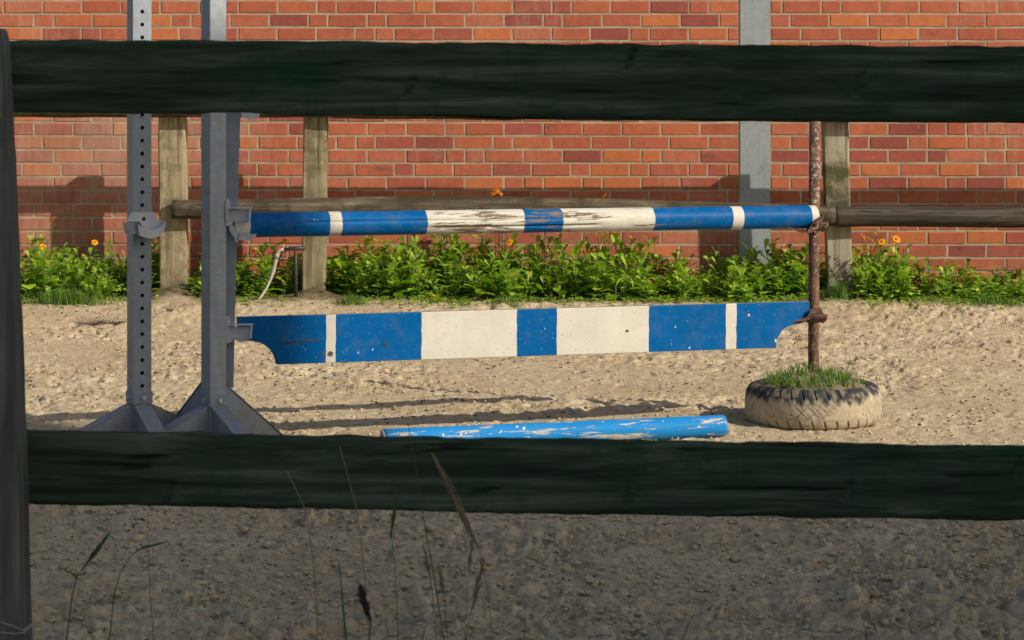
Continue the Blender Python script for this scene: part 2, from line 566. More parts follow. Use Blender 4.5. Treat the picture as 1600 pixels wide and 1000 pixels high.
def build_ground():
    t1 = np.concatenate([np.linspace(-0.75, -0.235, 40)[:-1], np.linspace(-0.235, 0.235, 800), np.linspace(0.235, 0.75, 40)[1:]])
    ys = [6.3]
    while ys[-1] < 17.62:
        ys.append(ys[-1] + 0.0115 * (ys[-1] / 8) ** 1.3)
    ys = np.array(ys)
    Yg, Tg = np.meshgrid(ys, t1, indexing='ij')
    X = Tg * Yg
    Z = ground_z(X, Yg)
    wx = X + 0.05 * vnoise(X * 9, Yg * 9, 21); wy = Yg + 0.05 * vnoise(X * 9 + 40, Yg * 9, 22)
    trod = 1.0 - 0.5 * sstep(16.6, 17.1, Yg)
    l1 = vnoise(wx * 7, wy * 7, 5)
    l2 = vnoise(wx * 17, wy * 17, 6)
    l3 = vnoise(wx * 38, wy * 38, 7)
    l4 = vnoise(wx * 80, wy * 80, 8)
    d = 0.0085 * l1 + 0.0085 * np.sign(l2) * np.abs(l2) ** 0.8 + 0.0065 * l3 + 0.0035 * l4
    pit = np.clip(vnoise(wx * 13 + 9, wy * 13, 9) - 0.42, 0, 1) * 0.05
    pit2 = np.clip(vnoise(wx * 30 + 9, wy * 30, 13) - 0.45, 0, 1) * 0.055
    clod = np.clip(vnoise(wx * 24 + 3, wy * 24, 10) - 0.40, 0, 1) * 0.035
    rdg = (1 - np.abs(vnoise(wx * 11 + 1, wy * 11, 14)) * 2.2).clip(0, 1) * 0.014 + (1 - np.abs(vnoise(wx * 26 + 1, wy * 26, 15)) * 2.2).clip(0, 1) * 0.010
    ply = np.clip(vnoise(X * 1.7 + 2, Yg * 1.7, 12) + 0.75, 0.35, 1.4)
    near = sstep(11.0, 9.6, Yg)
    Z = Z + trod * ply * ((0.58 + 0.75 * near) * (d - pit) + clod * (0.5 + 0.2 * near) - pit2 * (0.6 + 0.1 * near))
    # flattened where the weight of the tyre and the pole has pressed the sand
    m = grid_mesh('sand_arena', np.stack([X, Yg, Z], -1))
    o = obj('sand_arena', m, M_SAND)
    tag(o, 'trodden beige sand of the riding arena', None, kind='structure')
    P = np.zeros((41, 41, 3))
    e = np.linspace(-1, 1, 41)
    e = np.sign(e) * np.abs(e) ** 3 * 700
    P[..., 0] = e[None, :]; P[..., 1] = e[:, None]; P[..., 2] = -0.07
    g = obj('ground', grid_mesh('ground', P), M_GROUND)
    tag(g, 'flat grassy ground around the riding arena', None, kind='structure')
build_ground()

def build_clods():
    V, Fc = [], []
    g = (1 + 5 ** 0.5) / 2
    base = [tuple(c / 1.902 for c in v) for v in ((-1, g, 0), (1, g, 0), (-1, -g, 0), (1, -g, 0), (0, -1, g), (0, 1, g), (0, -1, -g), (0, 1, -g), (g, 0, -1), (g, 0, 1), (-g, 0, -1), (-g, 0, 1))]
    bf = [(0, 11, 5), (0, 5, 1), (0, 1, 7), (0, 7, 10), (0, 10, 11), (1, 5, 9), (5, 11, 4), (11, 10, 2), (10, 7, 6), (7, 1, 8), (3, 9, 4), (3, 4, 2), (3, 2, 6), (3, 6, 8), (3, 8, 9), (4, 9, 5), (2, 4, 11), (6, 2, 10), (8, 6, 7), (9, 8, 1)]
    n = 13000
    Y = np.concatenate([6.8 + (16.9 - 6.8) * RNG.random(5500) ** 0.9, 7.2 + 4.0 * RNG.random(n - 5500)])
    X = (RNG.random(n) * 2 - 1) * 0.22 * Y
    Z = ground_z(X, Y)
    sz = (0.003 + 0.006 * RNG.random(n) ** 2) * (1 + 0.2 * (Y < 11)) + 0.011 * RNG.random(n) * (RNG.random(n) > 0.95) * (Y < 11)
    for i in range(n):
        a = RNG.random() * 6.28
        ca, sa = math.cos(a), math.sin(a)
        k = RNG.random(12) * 0.6 + 0.7
        b = len(V)
        s = sz[i]
        for j, (x, y, z) in enumerate(base):
            x *= s * k[j] * 1.35; y *= s * k[j]; z *= s * k[j] * 0.75
            V.append((X[i] + x * ca - y * sa, Y[i] + x * sa + y * ca, Z[i] + 0.004 + z))
        Fc += [(p + b, q + b, r + b) for p, q, r in bf]
    o = obj('sand_clods', mesh('sand_clods', V, Fc, True), M_CLOD)
    tag(o, 'small loose crumbs of sand scattered over the arena', None, kind='stuff')
build_clods()

def build_bits():
    V, Fc = [], []
    n = 11000
    Y = 7.0 + (16.9 - 7.0) * RNG.random(n) ** 0.85
    X = (RNG.random(n) * 2 - 1) * 0.22 * Y
    keep = vnoise(X * 2.3, Y * 2.3, 17) + 0.6 * vnoise(X * 9, Y * 9, 18) + RNG.random(n) * 1.2 - 0.6 > -0.15
    Z = ground_z(X, Y)
    for i in np.nonzero(keep)[0]:
        l = (0.0030 + 0.011 * RNG.random() ** 3) * (0.75 if Y[i] < 11 else 1.0)
        wd = l * (0.25 + 0.4 * RNG.random()); h = l * 0.35
        a = RNG.normal() * 0.7; ca, sa = math.cos(a), math.sin(a)
        tl = RNG.normal() * 0.3
        b = len(V)
        for x, y, z in ((-l, 0, 0), (0, -wd, 0), (l, 0, 0), (0, wd, 0), (0, 0, h), (0, 0, -h)):
            V.append((X[i] + x * ca - y * sa, Y[i] + x * sa + y * ca, Z[i] + 0.006 + z + x * tl))
        Fc += [(b, b + 1, b + 4), (b + 1, b + 2, b + 4), (b + 2, b + 3, b + 4), (b + 3, b, b + 4), (b + 1, b, b + 5), (b + 2, b + 1, b + 5), (b + 3, b + 2, b + 5), (b, b + 3, b + 5)]
    o = obj('bark_shade_bits', mesh('bark_shade_bits', V, Fc), flat('bark_shade_bit', (0.085, 0.062, 0.04), 0.95, 40, 0.5, 0.3))  # bark and dung flecks, also painting the shade of small pits
    tag(o, 'tiny dark flecks in the sand: bark, dung and painted shade of small pits', None, kind='stuff')
build_bits()

# ------------------------------------------------------------------ brick wall
TONES = [(0.40, 0.112, 0.056), (0.37, 0.100, 0.054), (0.43, 0.124, 0.056), (0.33, 0.088, 0.056), (0.47, 0.142, 0.052),
         (0.41, 0.128, 0.070), (0.27, 0.072, 0.052), (0.42, 0.120, 0.062), (0.38, 0.106, 0.058), (0.49, 0.155, 0.058)]
TW = [5, 5, 4, 3, 2, 4, 2, 4, 4, 1]
BRICK_D = 0.05
def brick_verts(L, H, j=None):
    """front towards -y, origin at the centre of the front face"""
    l, h, b = L / 2, H / 2, 0.0028
    q = (lambda: j.uniform(-0.0016, 0.0016)) if j else (lambda: 0.0)
    fr = [(x + q(), 0, z + q()) for x, z in ((-l + b, -h + b), (l - b, -h + b), (l - b, h - b), (-l + b, h - b))]
    ed = [(x + q(), b, z + q()) for x, z in ((-l, -h), (l, -h), (l, h), (-l, h))]
    bk = [(-l, BRICK_D, -h), (l, BRICK_D, -h), (l, BRICK_D, h), (-l, BRICK_D, h)]
    return fr + ed + bk
BRICK_F = [(0, 1, 2, 3)] + [(i + 4, (i + 1) % 4 + 4, (i + 1) % 4, i) for i in range(4)] + [(i + 8, (i + 1) % 4 + 8, (i + 1) % 4 + 4, i + 4) for i in range(4)]
def set_tone(me, tones):
    a = me.color_attributes.new('tone', 'FLOAT_COLOR', 'POINT')
    arr = np.ones((len(me.vertices), 4), np.float32)
    arr[:, :3] = tones
    a.data.foreach_set('color', arr.reshape(-1))

def build_wall():
    wall = empty('brick_wall', (0, YW, 0))
    tag(wall, 'tall red brick wall with pale mortar behind the flower bed', 'wall')
    pz, px, jt = 0.0848, 0.2448, 0.0125
    z0 = CH - (21.5 - HY) / 250.0          # a bed joint
    xl, xr = 356 + 800, 403 + 800
    col0, col1 = xat(1156, YW), xat(1203, YW)
    cache = {}
    rest = []
    cand = []
    prev = []
    for r in range(-20, 24):
        zc = z0 - (r + 0.5) * pz
        if zc < -0.1: break
        for side in (0, 1):
            a, b = ((-6.0, col0 - 0.004), (col1 + 0.004, 6.0))[side]
            x = b if side == 0 else a
            sgn = -1 if side == 0 else 1
            first = True
            joints = []
            while (x > a if side == 0 else x < b):
                if first and r % 2:
                    L = random.choice((0.115, 0.178, 0.06)) + jt
                else:
                    L = px if random.random() > 0.20 else px / 2
                first = False
                x2 = x + sgn * L
                for t in range(4):
                    if any(abs(x2 - q) < 0.04 for q in prev if (q < col0) == (side == 0)):
                        L = px if L < px * 0.8 else px / 2
                        x2 = x + sgn * L
                    else: break
                joints.append(x2)
                lo, hi = min(x, x2), max(x, x2)
                tone = random.choices(range(len(TONES)), TW)[0]
                cand.append(((lo + hi) / 2, zc, round(hi - lo - jt, 4), tone))
                x = x2
            if side == 0: keep = joints
            else: prev = keep + joints
    H = pz - jt
    def shows(c):
        x = 800 + F * c[0] / YW; y = HY + F * (CH - c[1]) / YW
        if not (0 < x < 1600 and 0 < y < 410): return 0
        v = c[2]
        if 58 < y < 192: return 0
        if y > 385: v *= 0.25
        elif y > 350 and x < 1080: v *= 0.3
        elif 305 < y < 350 and 290 < x < 1280: v *= 0.15
        for a, b in ((195, 240), (250, 293), (312, 376), (474, 512), (1286, 1328)):
            if a - 15 < x < b + 15: v *= 0.45
        return v
    order = sorted(range(len(cand)), key=lambda i: -shows(cand[i]))
    pick = set(i for i in order[:300] if shows(cand[i]) > 0)
    V, Fc, T = [], [], []
    for i, (x, z, L, tone) in enumerate(cand):
        dy = max(-0.0016, min(0.0016, random.gauss(0, 0.0011)))
        if i in pick:
            key = (L, tone, i % 3)
            if key not in cache:
                me = mesh('brick', brick_verts(L, H, random), BRICK_F)
                set_tone(me, np.array(TONES[tone]))
                me.materials.append(M_BRICK)
                cache[key] = me
            o = obj('brick', cache[key], None, wall, (x, dy, z + random.gauss(0, 0.0007)), (0, random.gauss(0, 0.003), 0))
        else:
            b = len(V)
            V += [(x + p, q + dy, z + s) for p, q, s in brick_verts(L, H, random)]
            Fc += [tuple(k + b for k in f) for f in BRICK_F]
            T += [TONES[tone]] * 12
    me = mesh('brickwork', V, Fc)
    set_tone(me, np.array(T))
    o = obj('brickwork', me, M_BRICK, wall)
    tag(o, kind='stuff')
    m = MB()
    m.box((-6.05, 0.0035, -0.12), (col0 - 0.001, 0.24, 3.6))
    m.box((col1 + 0.001, 0.0035, -0.12), (6.05, 0.24, 3.6))
    m.build('mortar', M_MORTAR, wall)
    c = empty('steel_column', ((col0 + col1) / 2, YW, -0.1))
    tag(c, 'grey galvanised steel column set flush into the brick wall', 'column')
    hw = (col1 - col0) / 2 - 0.0015
    MB().box((-hw, -0.004, 0), (hw, 0.010, 3.7), 0.0015).build('flange', M_GALVC, c)
    MB().box((-0.006, 0.0101, 0), (0.006, 0.22, 3.7)).build('web', M_GALVC, c)
build_wall()

# ------------------------------------------------------------------ unseen block added to shade the near side (right of and behind the camera)
def build_shade_block():
    u = Vector((math.sin(R(AZ)), -math.cos(R(AZ)), 0))
    n = Vector((-math.cos(R(AZ)), -math.sin(R(AZ)), 0))
    P0 = Vector((-0.60, 11.40, 0))
    A = P0 + u * 16
    b = empty('shade_block', A, math.atan2(u.y, u.x))      # local x away towards the sun, local -y towards the near side
    tag(b, 'added unseen shade block outside the picture, to the right of and behind the viewer', 'shade_block')
    W, D, H = 9.0, 14.0, 11.7
    MB().box((0, -W, -0.06), (D, 0, H)).build('wall', M_SHADE_BLOCK, b)  # body of the added block, sized for the shade it throws
    MB().prism([(-0.0, H + 0.005), (D + 0.3, H + 0.005), (D + 0.3, H + 1.2)], -W, 0.0).build('block_cap', M_SHADE_BLOCK_TRIM, b)
    MB().box((-0.06, -6.5, -0.05), (-0.003, -2.5, 4.2)).build('block_panel', M_SHADE_BLOCK_TRIM, b)
build_shade_block()

# ------------------------------------------------------------------ old post-and-rail fence along the wall
def rough_post(name, mat, parent, px_top, px_bot, wpx, y_top, y_bot, rz=0.0, square=True, depth=0.12, seed=0):
    a = at(px_top, y_top, YP); b = at(px_bot, y_bot, YP)
    hw = wpx / 2 / F * YP
    nz, ns = 60, 40
    P = np.zeros((nz, ns, 3))
    z = np.linspace(b.z - 0.25, a.z, nz)
    th = np.linspace(0, 2 * np.pi, ns, endpoint=False)
    e = 0.13 if square else 0.4
    cx = np.sign(np.cos(th)) * np.abs(np.cos(th)) ** e; cy = np.sign(np.sin(th)) * np.abs(np.sin(th)) ** e
    for i, zz in enumerate(z):
        k = (zz - b.z) / (a.z - b.z)
        g = 1 + 0.022 * vnoise(np.cos(th) * 3 + seed, np.full(ns, zz * 5.0), 31) + 0.02 * vnoise(th * 6 + seed, np.full(ns, zz * 1.5), 32) + 0.008 * vnoise(th * 3 + seed, np.full(ns, zz * 30), 33)
        P[i, :, 0] = (a.x - b.x) * k + hw * cx * g
        P[i, :, 1] = depth / 2 * cy * g
        P[i, :, 2] = zz - b.z
    P[:, :, 2] += 0
    me = grid_mesh('post', P, True, True)
    top = P[-1].mean(0)
    o = obj('post', me, mat, parent, (b.x, YP - parent.location.y, b.z - parent.location.z))
    # close the top
    bm_v = [tuple(v) for v in P[-1]] + [tuple(top + np.array([0, 0, 0.008]))]
    c = obj('post_top', mesh('post_top', bm_v, [(i, (i + 1) % ns, ns) for i in range(ns)]), mat, o)
    return o

def log_mesh(L, r0, r1, bow=0.0, seed=0, n=140, ns=32, rough=0.06, arch=0.0):
    x = np.linspace(0, L, n)
    th = np.linspace(0, 2 * np.pi, ns, endpoint=False)
    Xg, Tg = np.meshgrid(x, th, indexing='ij')
    r = (r0 + (r1 - r0) * Xg / L)
    r = r * (1 + rough * vnoise(Xg * 4 + seed * 7, np.cos(Tg) * 2 + np.sin(Tg) * 2 + 20, 41) + rough * 0.5 * vnoise(Xg * 1.5, Tg * 5 + seed, 42) + rough * 0.35 * vnoise(Xg * 22, Tg * 7 + seed, 43))
    P = np.stack([Xg, r * np.cos(Tg), r * np.sin(Tg) + arch * np.sin(np.pi * Xg / L)], -1)
    ends = []
    for k in (0, -1):
        c = P[k].mean(0)
        q = c + (P[k] - c) * 0.9
        q[:, 0] += -0.004 if k == 0 else 0.004
        ends.append((c, q))
    c0 = np.repeat(ends[0][0][None], ns, 0); c0[:, 0] -= 0.004
    c1 = np.repeat(ends[1][0][None], ns, 0); c1[:, 0] += 0.004
    P = np.concatenate([c0[None], ends[0][1][None], P, ends[1][1][None], c1[None]], 0)
    return grid_mesh('log', P, True, True)

def span(o, a, b):
    """lay an object made along local x from a to b"""
    d = Vector(b) - Vector(a)
    q = d.to_track_quat('X', 'Z')
    o.rotation_mode = 'QUATERNION'
    o.rotation_quaternion = q
    o.location = Vector(a) - (o.parent.location if o.parent else Vector((0, 0, 0)))

def build_old_fence():
    f = empty('rail_fence', (0, YP, 0.1))
    tag(f, 'old wooden post and rail fence along the foot of the brick wall', 'fence')
    rough_post('post', M_PALEWOOD, f, 270, 272, 42, 176, 463, seed=1)
    rough_post('post', M_BARKWOOD, f, 494, 490.5, 37, 176, 466, depth=0.13, seed=5)
    rough_post('post', M_MOSSWOOD, f, 1304, 1312, 39, 176, 470, seed=9)
    for px, m, sd in ((-330, M_PALEWOOD, 12), (1870, M_BARKWOOD, 15)):
        rough_post('post', m, f, px, px, 40, 176, 466, seed=sd)
    yr = YP - 0.105
    def rail(x0, y0, x1, y1, d0, d1, mat, seed, arch=0.0, yy=yr):
        a, b = at(x0, y0, yy), at(x1, y1, yy)
        L = (b - a).length
        o = obj('rail', log_mesh(L, d0 / 2 / F * yy, d1 / 2 / F * yy, seed=seed, arch=arch), mat, f)
        span(o, a, b)
        return o
    rail(270, 328, 1304, 337.5, 29, 30, M_LOG, 3, 0.040)
    rail(1306, 338.5, 2000, 341, 32, 33, M_DARKLOG, 6)
    rail(-420, 168, 520, 169, 29, 29, M_LOG, 8)
    rail(521.5, 170, 1303, 174, 30, 33, M_LOG, 10)
    rail(1304.5, 175, 2000, 176, 33, 34, M_LOG, 13)
build_old_fence()

# ------------------------------------------------------------------ jump poles and plank
def stops_for(px):
    return [(on_jump(x), k) for x, k in px]

def build_top_pole():
    a = jump_pt(on_jump(364)); b = jump_pt(on_jump(1272))
    s0 = on_jump(364)
    za = zat(352, a.y); zb = zat(338.5, b.y)
    L = (Vector((b.x, b.y, zb)) - Vector((a.x, a.y, za))).length
    st = [(0, 'w'), (on_jump(386) - s0, 'b'), (on_jump(508) - s0, 'w'), (on_jump(528) - s0, 'b'), (on_jump(661) - s0, 'w'),
          (on_jump(813) - s0, 'b'), (on_jump(874) - s0, 'w'), (on_jump(1016) - s0, 'b'), (on_jump(1137) - s0, 'w'),
          (on_jump(1153) - s0, 'b'), (on_jump(1259) - s0, 'w')]
    wb = [(0.0, 0.03), (0.27, 0.07), (0.33, 0.17), (0.50, 0.20), (0.60, 0.18), (0.70, 0.10), (0.8, 0.05), (1.0, 0.08)]
    def shade(v): return v
    mat = make_paint('striped_pole_paint', st, wear=-0.10, wearband=wb, under=(0.20, 0.15, 0.10), chips=0.16, along=L)
    # wear varies along the pole
    nt = NT  # noqa
    r = 0.0505
    n, ns = 420, 64
    x = np.linspace(0, L, n); th = np.linspace(0, 2 * np.pi, ns, endpoint=False)
    Xg, Tg = np.meshgrid(x, th, indexing='ij')
    rr = r * (1 + 0.012 * vnoise(Xg * 3, np.cos(Tg) * 2 + 9, 51))
    # long drying crack on the side that faces the camera, and a short split below it
    ck = np.radians(-90 + 12) + 0.05 * vnoise(x * 3, x * 0 + 2, 52)
    dep = sstep(0.15, 0.5, x) * (1 - sstep(1.5, 1.75, x)) * 0.010
    dth = np.angle(np.exp(1j * (Tg - ck[:, None])))
    rr -= dep[:, None] * np.exp(-(dth / 0.075) ** 2)
    ck2 = np.radians(-90 - 22) + 0.03 * vnoise(x * 5, x * 0 + 7, 53)
    dep2 = sstep(0.75, 0.9, x) * (1 - sstep(1.55, 1.62, x)) * 0.009
    dth2 = np.angle(np.exp(1j * (Tg - ck2[:, None])))
    rr -= dep2[:, None] * np.exp(-(dth2 / 0.085) ** 2)
    P = np.stack([Xg, rr * np.cos(Tg), rr * np.sin(Tg)], -1)
    P[..., 1:] *= 1.0
    # theta measured so that -90 degrees points to the camera: y = sin, z = -cos
    P = np.stack([Xg, rr * np.sin(Tg), -rr * np.cos(Tg)], -1)
    P = np.stack([Xg, rr * np.sin(Tg), rr * np.cos(Tg)], -1)
    c0 = P[0] * np.array([1, 0.9, 0.9]); c0[:, 0] -= 0.004
    c1 = P[-1] * np.array([1, 0.9, 0.9]); c1[:, 0] += 0.004
    z0 = c0 * np.array([1, 0, 0]); z1 = c1 * np.array([1, 0, 0])
    P = np.concatenate([z0[None], c0[None], P, c1[None], z1[None]], 0)
    o = obj('jump_pole', grid_mesh('jump_pole', P, True, True), mat)
    span(o, (a.x, a.y, za), (b.x, b.y, zb))
    tag(o, 'upper round jump pole striped blue and white, paint cracked and peeling in the middle', 'jump pole')
    return o
build_top_pole()

def build_plank():
    s0 = on_jump(371); s1 = on_jump(1263)
    a = jump_pt(s0); b = jump_pt(s1)
    za = zat(495, a.y); zb = zat(470.5, b.y)
    L = (Vector((b.x, b.y, zb)) - Vector((a.x, a.y, za))).length
    H = 0.198
    e = 0.098                                   # height of the tongue at each end
    X = lambda px: on_jump(px) - s0
    poly = [(0, 0), (0, -e)]
    for k in range(0, 11):                      # quarter round notch, left
        t = k / 10 * math.pi / 2
        poly.append((X(387) + (X(432) - X(387)) * math.sin(t), -H + (H - e) * math.cos(t)))
    for k in range(0, 11):                      # right
        t = k / 10 * math.pi / 2
        poly.append((X(1211) + (X(1238) - X(1211)) * (1 - math.cos(t)), -H + (H - e - 0.004) * math.sin(t)))
    poly += [(L, -e + 0.012), (L, 0)]
    mat = make_paint('striped_plank_paint', [(0, 'b'), (X(505), 'w'), (X(522), 'b'), (X(655), 'w'), (X(805), 'b'), (X(866), 'w'),
                     (X(1009), 'b'), (X(1130), 'w'), (X(1147), 'b')], wear=-0.095, grime=0.20, chips=0.26, along=L, lowgrime=1.36)
    n = len(poly)
    th = 0.030
    bv = 0.003
    V = [(x, -th / 2, z) for x, z in poly] + [(x, th / 2, z) for x, z in poly]
    Fc = [tuple(range(n)), tuple(range(2 * n - 1, n - 1, -1))] + [(i, i + n, (i + 1) % n + n, (i + 1) % n) for i in range(n)]
    me = mesh('jump_plank', V, Fc)
    o = obj('jump_plank', me, mat)
    me.materials.append(flat('plank_edge', (0.20, 0.17, 0.12), 0.9, 30, 0.5, 0.4)); me.materials.append(flat('dark_edge', (0.012, 0.03, 0.045), 0.7, 30, 0.5, 0.4))
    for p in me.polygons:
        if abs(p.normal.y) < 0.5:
            p.material_index = 1 if p.normal.z > 0.5 else 2  # top faces take the pale edge tone, all other edges the dark one
    md = o.modifiers.new('bevel', 'BEVEL'); md.width = 0.0022; md.segments = 2; md.limit_method = 'ANGLE'
    md.material = 0
    span(o, (a.x, a.y, za), (b.x, b.y, zb))
    tag(o, 'flat blue and white striped jump plank with notched ends below the pole', 'jump plank')
    sc = [(X(px), -z) for px, z in ((424, 0.113), (440, 0.108), (462, 0.104), (480, 0.100), (496, 0.099), (499, 0.102), (483, 0.107), (462, 0.110), (442, 0.112))]
    MB().prism(sc, -th / 2 - 0.0012, -th / 2 - 0.0002).build('bare_patch', M_LOG, o)
    # bare patches where paint was knocked off
    for px, pz, r in ((601, -0.128, 0.010), (515, -0.162, 0.013), (978, -0.105, 0.008), (503, -0.155, 0.006)):
        k = 9
        poly2 = [(X(px) + r * random.uniform(0.75, 1.2) * math.cos(i * 6.283 / k), pz + r * random.uniform(0.6, 1.0) * math.sin(i * 6.283 / k)) for i in range(k)]
        MB().prism(poly2, -th / 2 - 0.0012, -th / 2 - 0.0002).build('bare_patch', M_LOG, o)
build_plank()

def build_ground_pole():
    r = 0.0455
    a = at(601, 683, 11.36); b = at(1130, 669, 11.76)
    gz = lambda p: float(ground_z(np.array(p.x), np.array(p.y)))
    a.z = gz(a) + r + 0.004; b.z = gz(b) + r + 0.004
    L = (b - a).length
    mat = make_paint('scuffed_blue_paint', [(0, 'b')], blue=(0.015, 0.225, 0.55), wear=0.05, under=(0.50, 0.45, 0.37), grime=0.14, chips=0.34, along=L)
    n, ns = 120, 48
    x = np.linspace(0, L, n); th = np.linspace(0, 2 * np.pi, ns, endpoint=False)
    Xg, Tg = np.meshgrid(x, th, indexing='ij')
    P = np.stack([Xg, r * np.sin(Tg), r * np.cos(Tg)], -1)
    rings = []
    for k, sg in ((0, -1), (-1, 1)):
        q = P[k].copy(); q[:, 1:] *= 0.93; q[:, 0] += sg * 0.004
        z = q.copy(); z[:, 1:] = 0
        rings.append((q, z))
    P = np.concatenate([rings[0][1][None], rings[0][0][None], P, rings[1][0][None], rings[1][1][None]], 0)
    o = obj('ground_pole', grid_mesh('ground_pole', P, True, True), mat)
    span(o, a, b)
    tag(o, 'scuffed bright blue pole lying on the sand', 'jump pole')
    c = MB().tube([(-0.0115, 0, 0), (-0.0045, 0, 0)], r * 0.9, 32).build('end_cap', flat('pale_cut_end', (0.42, 0.38, 0.32), 0.9, 40, 0.3, 0.3), o)
build_ground_pole()

# ------------------------------------------------------------------ galvanised jump stands on the left
def holed_tube(w, H, pitch, z_first, hole_r, bottom=0.0):
    m = MB()
    hw = w / 2
    seg = 16
    zs = []
    z = z_first
    while z + pitch / 2 < H:
        zs.append(z); z += pitch
    # outline points of a cell, ordered by angle, 16 of them
    def cell(zc):
        out, inn, dp = [], [], []
        for k in range(seg):
            a = 2 * math.pi * (k + 0.5) / seg
            c, s = math.cos(a), math.sin(a)
            t = min(hw / abs(c), (pitch / 2) / abs(s))
            out.append((c * t, -hw, zc + s * t))
            inn.append((c * hole_r, -hw, zc + s * hole_r))
            dp.append((c * hole_r, -hw + 0.006, zc + s * hole_r))
        V = out + inn + dp
        Fc = [(k, (k + 1) % seg, (k + 1) % seg + seg, k + seg) for k in range(seg)]
        Fc += [(k + seg, (k + 1) % seg + seg, (k + 1) % seg + 2 * seg, k + 2 * seg) for k in range(seg)]
        # corners of the cell
        for sx, sz in ((1, 1), (-1, 1), (-1, -1), (1, -1)):
            near = sorted(range(seg), key=lambda k: (out[k][0] - sx * hw) ** 2 + (out[k][2] - zc - sz * pitch / 2) ** 2)[:2]
            V.append((sx * hw, -hw, zc + sz * pitch / 2))
            Fc.append((near[0], near[1], len(V) - 1))
        m.add(V, Fc)
    for zc in zs: cell(zc)
    zb, zt = zs[0] - pitch / 2, zs[-1] + pitch / 2
    m.add([(-hw, -hw, bottom), (hw, -hw, bottom), (hw, -hw, zb), (-hw, -hw, zb)], [(0, 1, 2, 3)])
    m.add([(-hw, -hw, zt), (hw, -hw, zt), (hw, -hw, H), (-hw, -hw, H)], [(0, 1, 2, 3)])
    m.add([(x, y, z) for z in (bottom, H) for x, y in ((-hw, -hw), (hw, -hw), (hw, hw), (-hw, hw))],
          [(1, 2, 6, 5), (2, 3, 7, 6), (3, 0, 4, 7), (4, 5, 6, 7)])
    m.add([(-hw + 0.004, hw - 0.02, bottom), (hw - 0.004, hw - 0.02, bottom), (hw - 0.004, hw - 0.02, H - 0.01), (-hw + 0.004, hw - 0.02, H - 0.01)], [(0, 1, 2, 3)])
    return m

def stand_feet(root, w, tops, reaches, lw=0.062):
    hw = w / 2 + 0.001
    for k in range(4):
        a = k * math.pi / 2
        top = tops[k]
        reach = reaches[k] if isinstance(reaches, list) else reaches
        # wedge along local -y then rotated: sloping cover plate over two side webs
        V = [(-lw / 2, -hw, 0), (lw / 2, -hw, 0), (lw / 2, -hw, top), (-lw / 2, -hw, top),
             (-lw / 2, -reach, 0), (lw / 2, -reach, 0), (lw / 2, -reach, 0.018), (-lw / 2, -reach, 0.018)]
        Fc = [(0, 3, 7, 4), (1, 5, 6, 2), (4, 7, 6, 5), (0, 4, 5, 1), (0, 1, 2, 3)]
        c, s = math.cos(a), math.sin(a)
        rot = lambda v: (v[0] * c - v[1] * s, v[0] * s + v[1] * c, v[2])
        leg = MB().add([rot(v) for v in V], Fc).build('leg', M_FOOT, root)
        # folded cover plate, a little wider than the webs
        e = 0.0035; q = lw / 2 + 0.004
        V = [(-q, -hw - 0.002, top + 0.001), (q, -hw - 0.002, top + 0.001), (q, -reach - 0.004, 0.0195), (-q, -reach - 0.004, 0.0195)]
        V += [(x, y, z + e) for x, y, z in V]
        MB().add([rot(v) for v in V], [(0, 1, 5, 4), (1, 2, 6, 5), (2, 3, 7, 6), (3, 0, 4, 7), (4, 5, 6, 7), (3, 2, 1, 0)]).build('cover_plate', M_FOOT, leg)

def collar(root, w, z0, z1):
    hw = w / 2
    t = 0.005
    for k in range(4):
        a = k * math.pi / 2
        c, s = math.cos(a), math.sin(a)
        rot = lambda v: (v[0] * c - v[1] * s, v[0] * s + v[1] * c, v[2])
        m = MB().box((-hw - 0.002, -hw - t, z0), (hw + 0.002, -hw - 0.0008, z1), 0.001)
        m.V = [rot(v) for v in m.V]
        p = m.build('collar_plate', M_FOOT, root)
        b = MB().tube([(0.004, -hw - t, (z0 + z1) / 2), (0.004, -hw - t - 0.009, (z0 + z1) / 2)], 0.0085, 6)
        b.V = [rot(v) for v in b.V]
        b.build('bolt', M_CAST, p)

def trough(cx, cz, r0, r1, y0, y1, a0, a1, n=18):
    m = MB()
    V = []
    for y in (y0, y1):
        for r in (r0, r1):
            for k in range(n + 1):
                a = R(a0 + (a1 - a0) * k / n)
                V.append((cx + r * math.cos(a), y, cz + r * math.sin(a)))
    q = n + 1
    Fc = []
    for k in range(n):
        Fc += [(k, k + 1, q + k + 1, q + k), (2 * q + k, 3 * q + k, 3 * q + k + 1, 2 * q + k + 1),
               (k, 2 * q + k, 2 * q + k + 1, k + 1), (q + k, q + k + 1, 3 * q + k + 1, 3 * q + k)]
    Fc += [(0, q, 3 * q, 2 * q), (n, 2 * q + n, 3 * q + n, q + n)]
    return m.add(V, Fc)

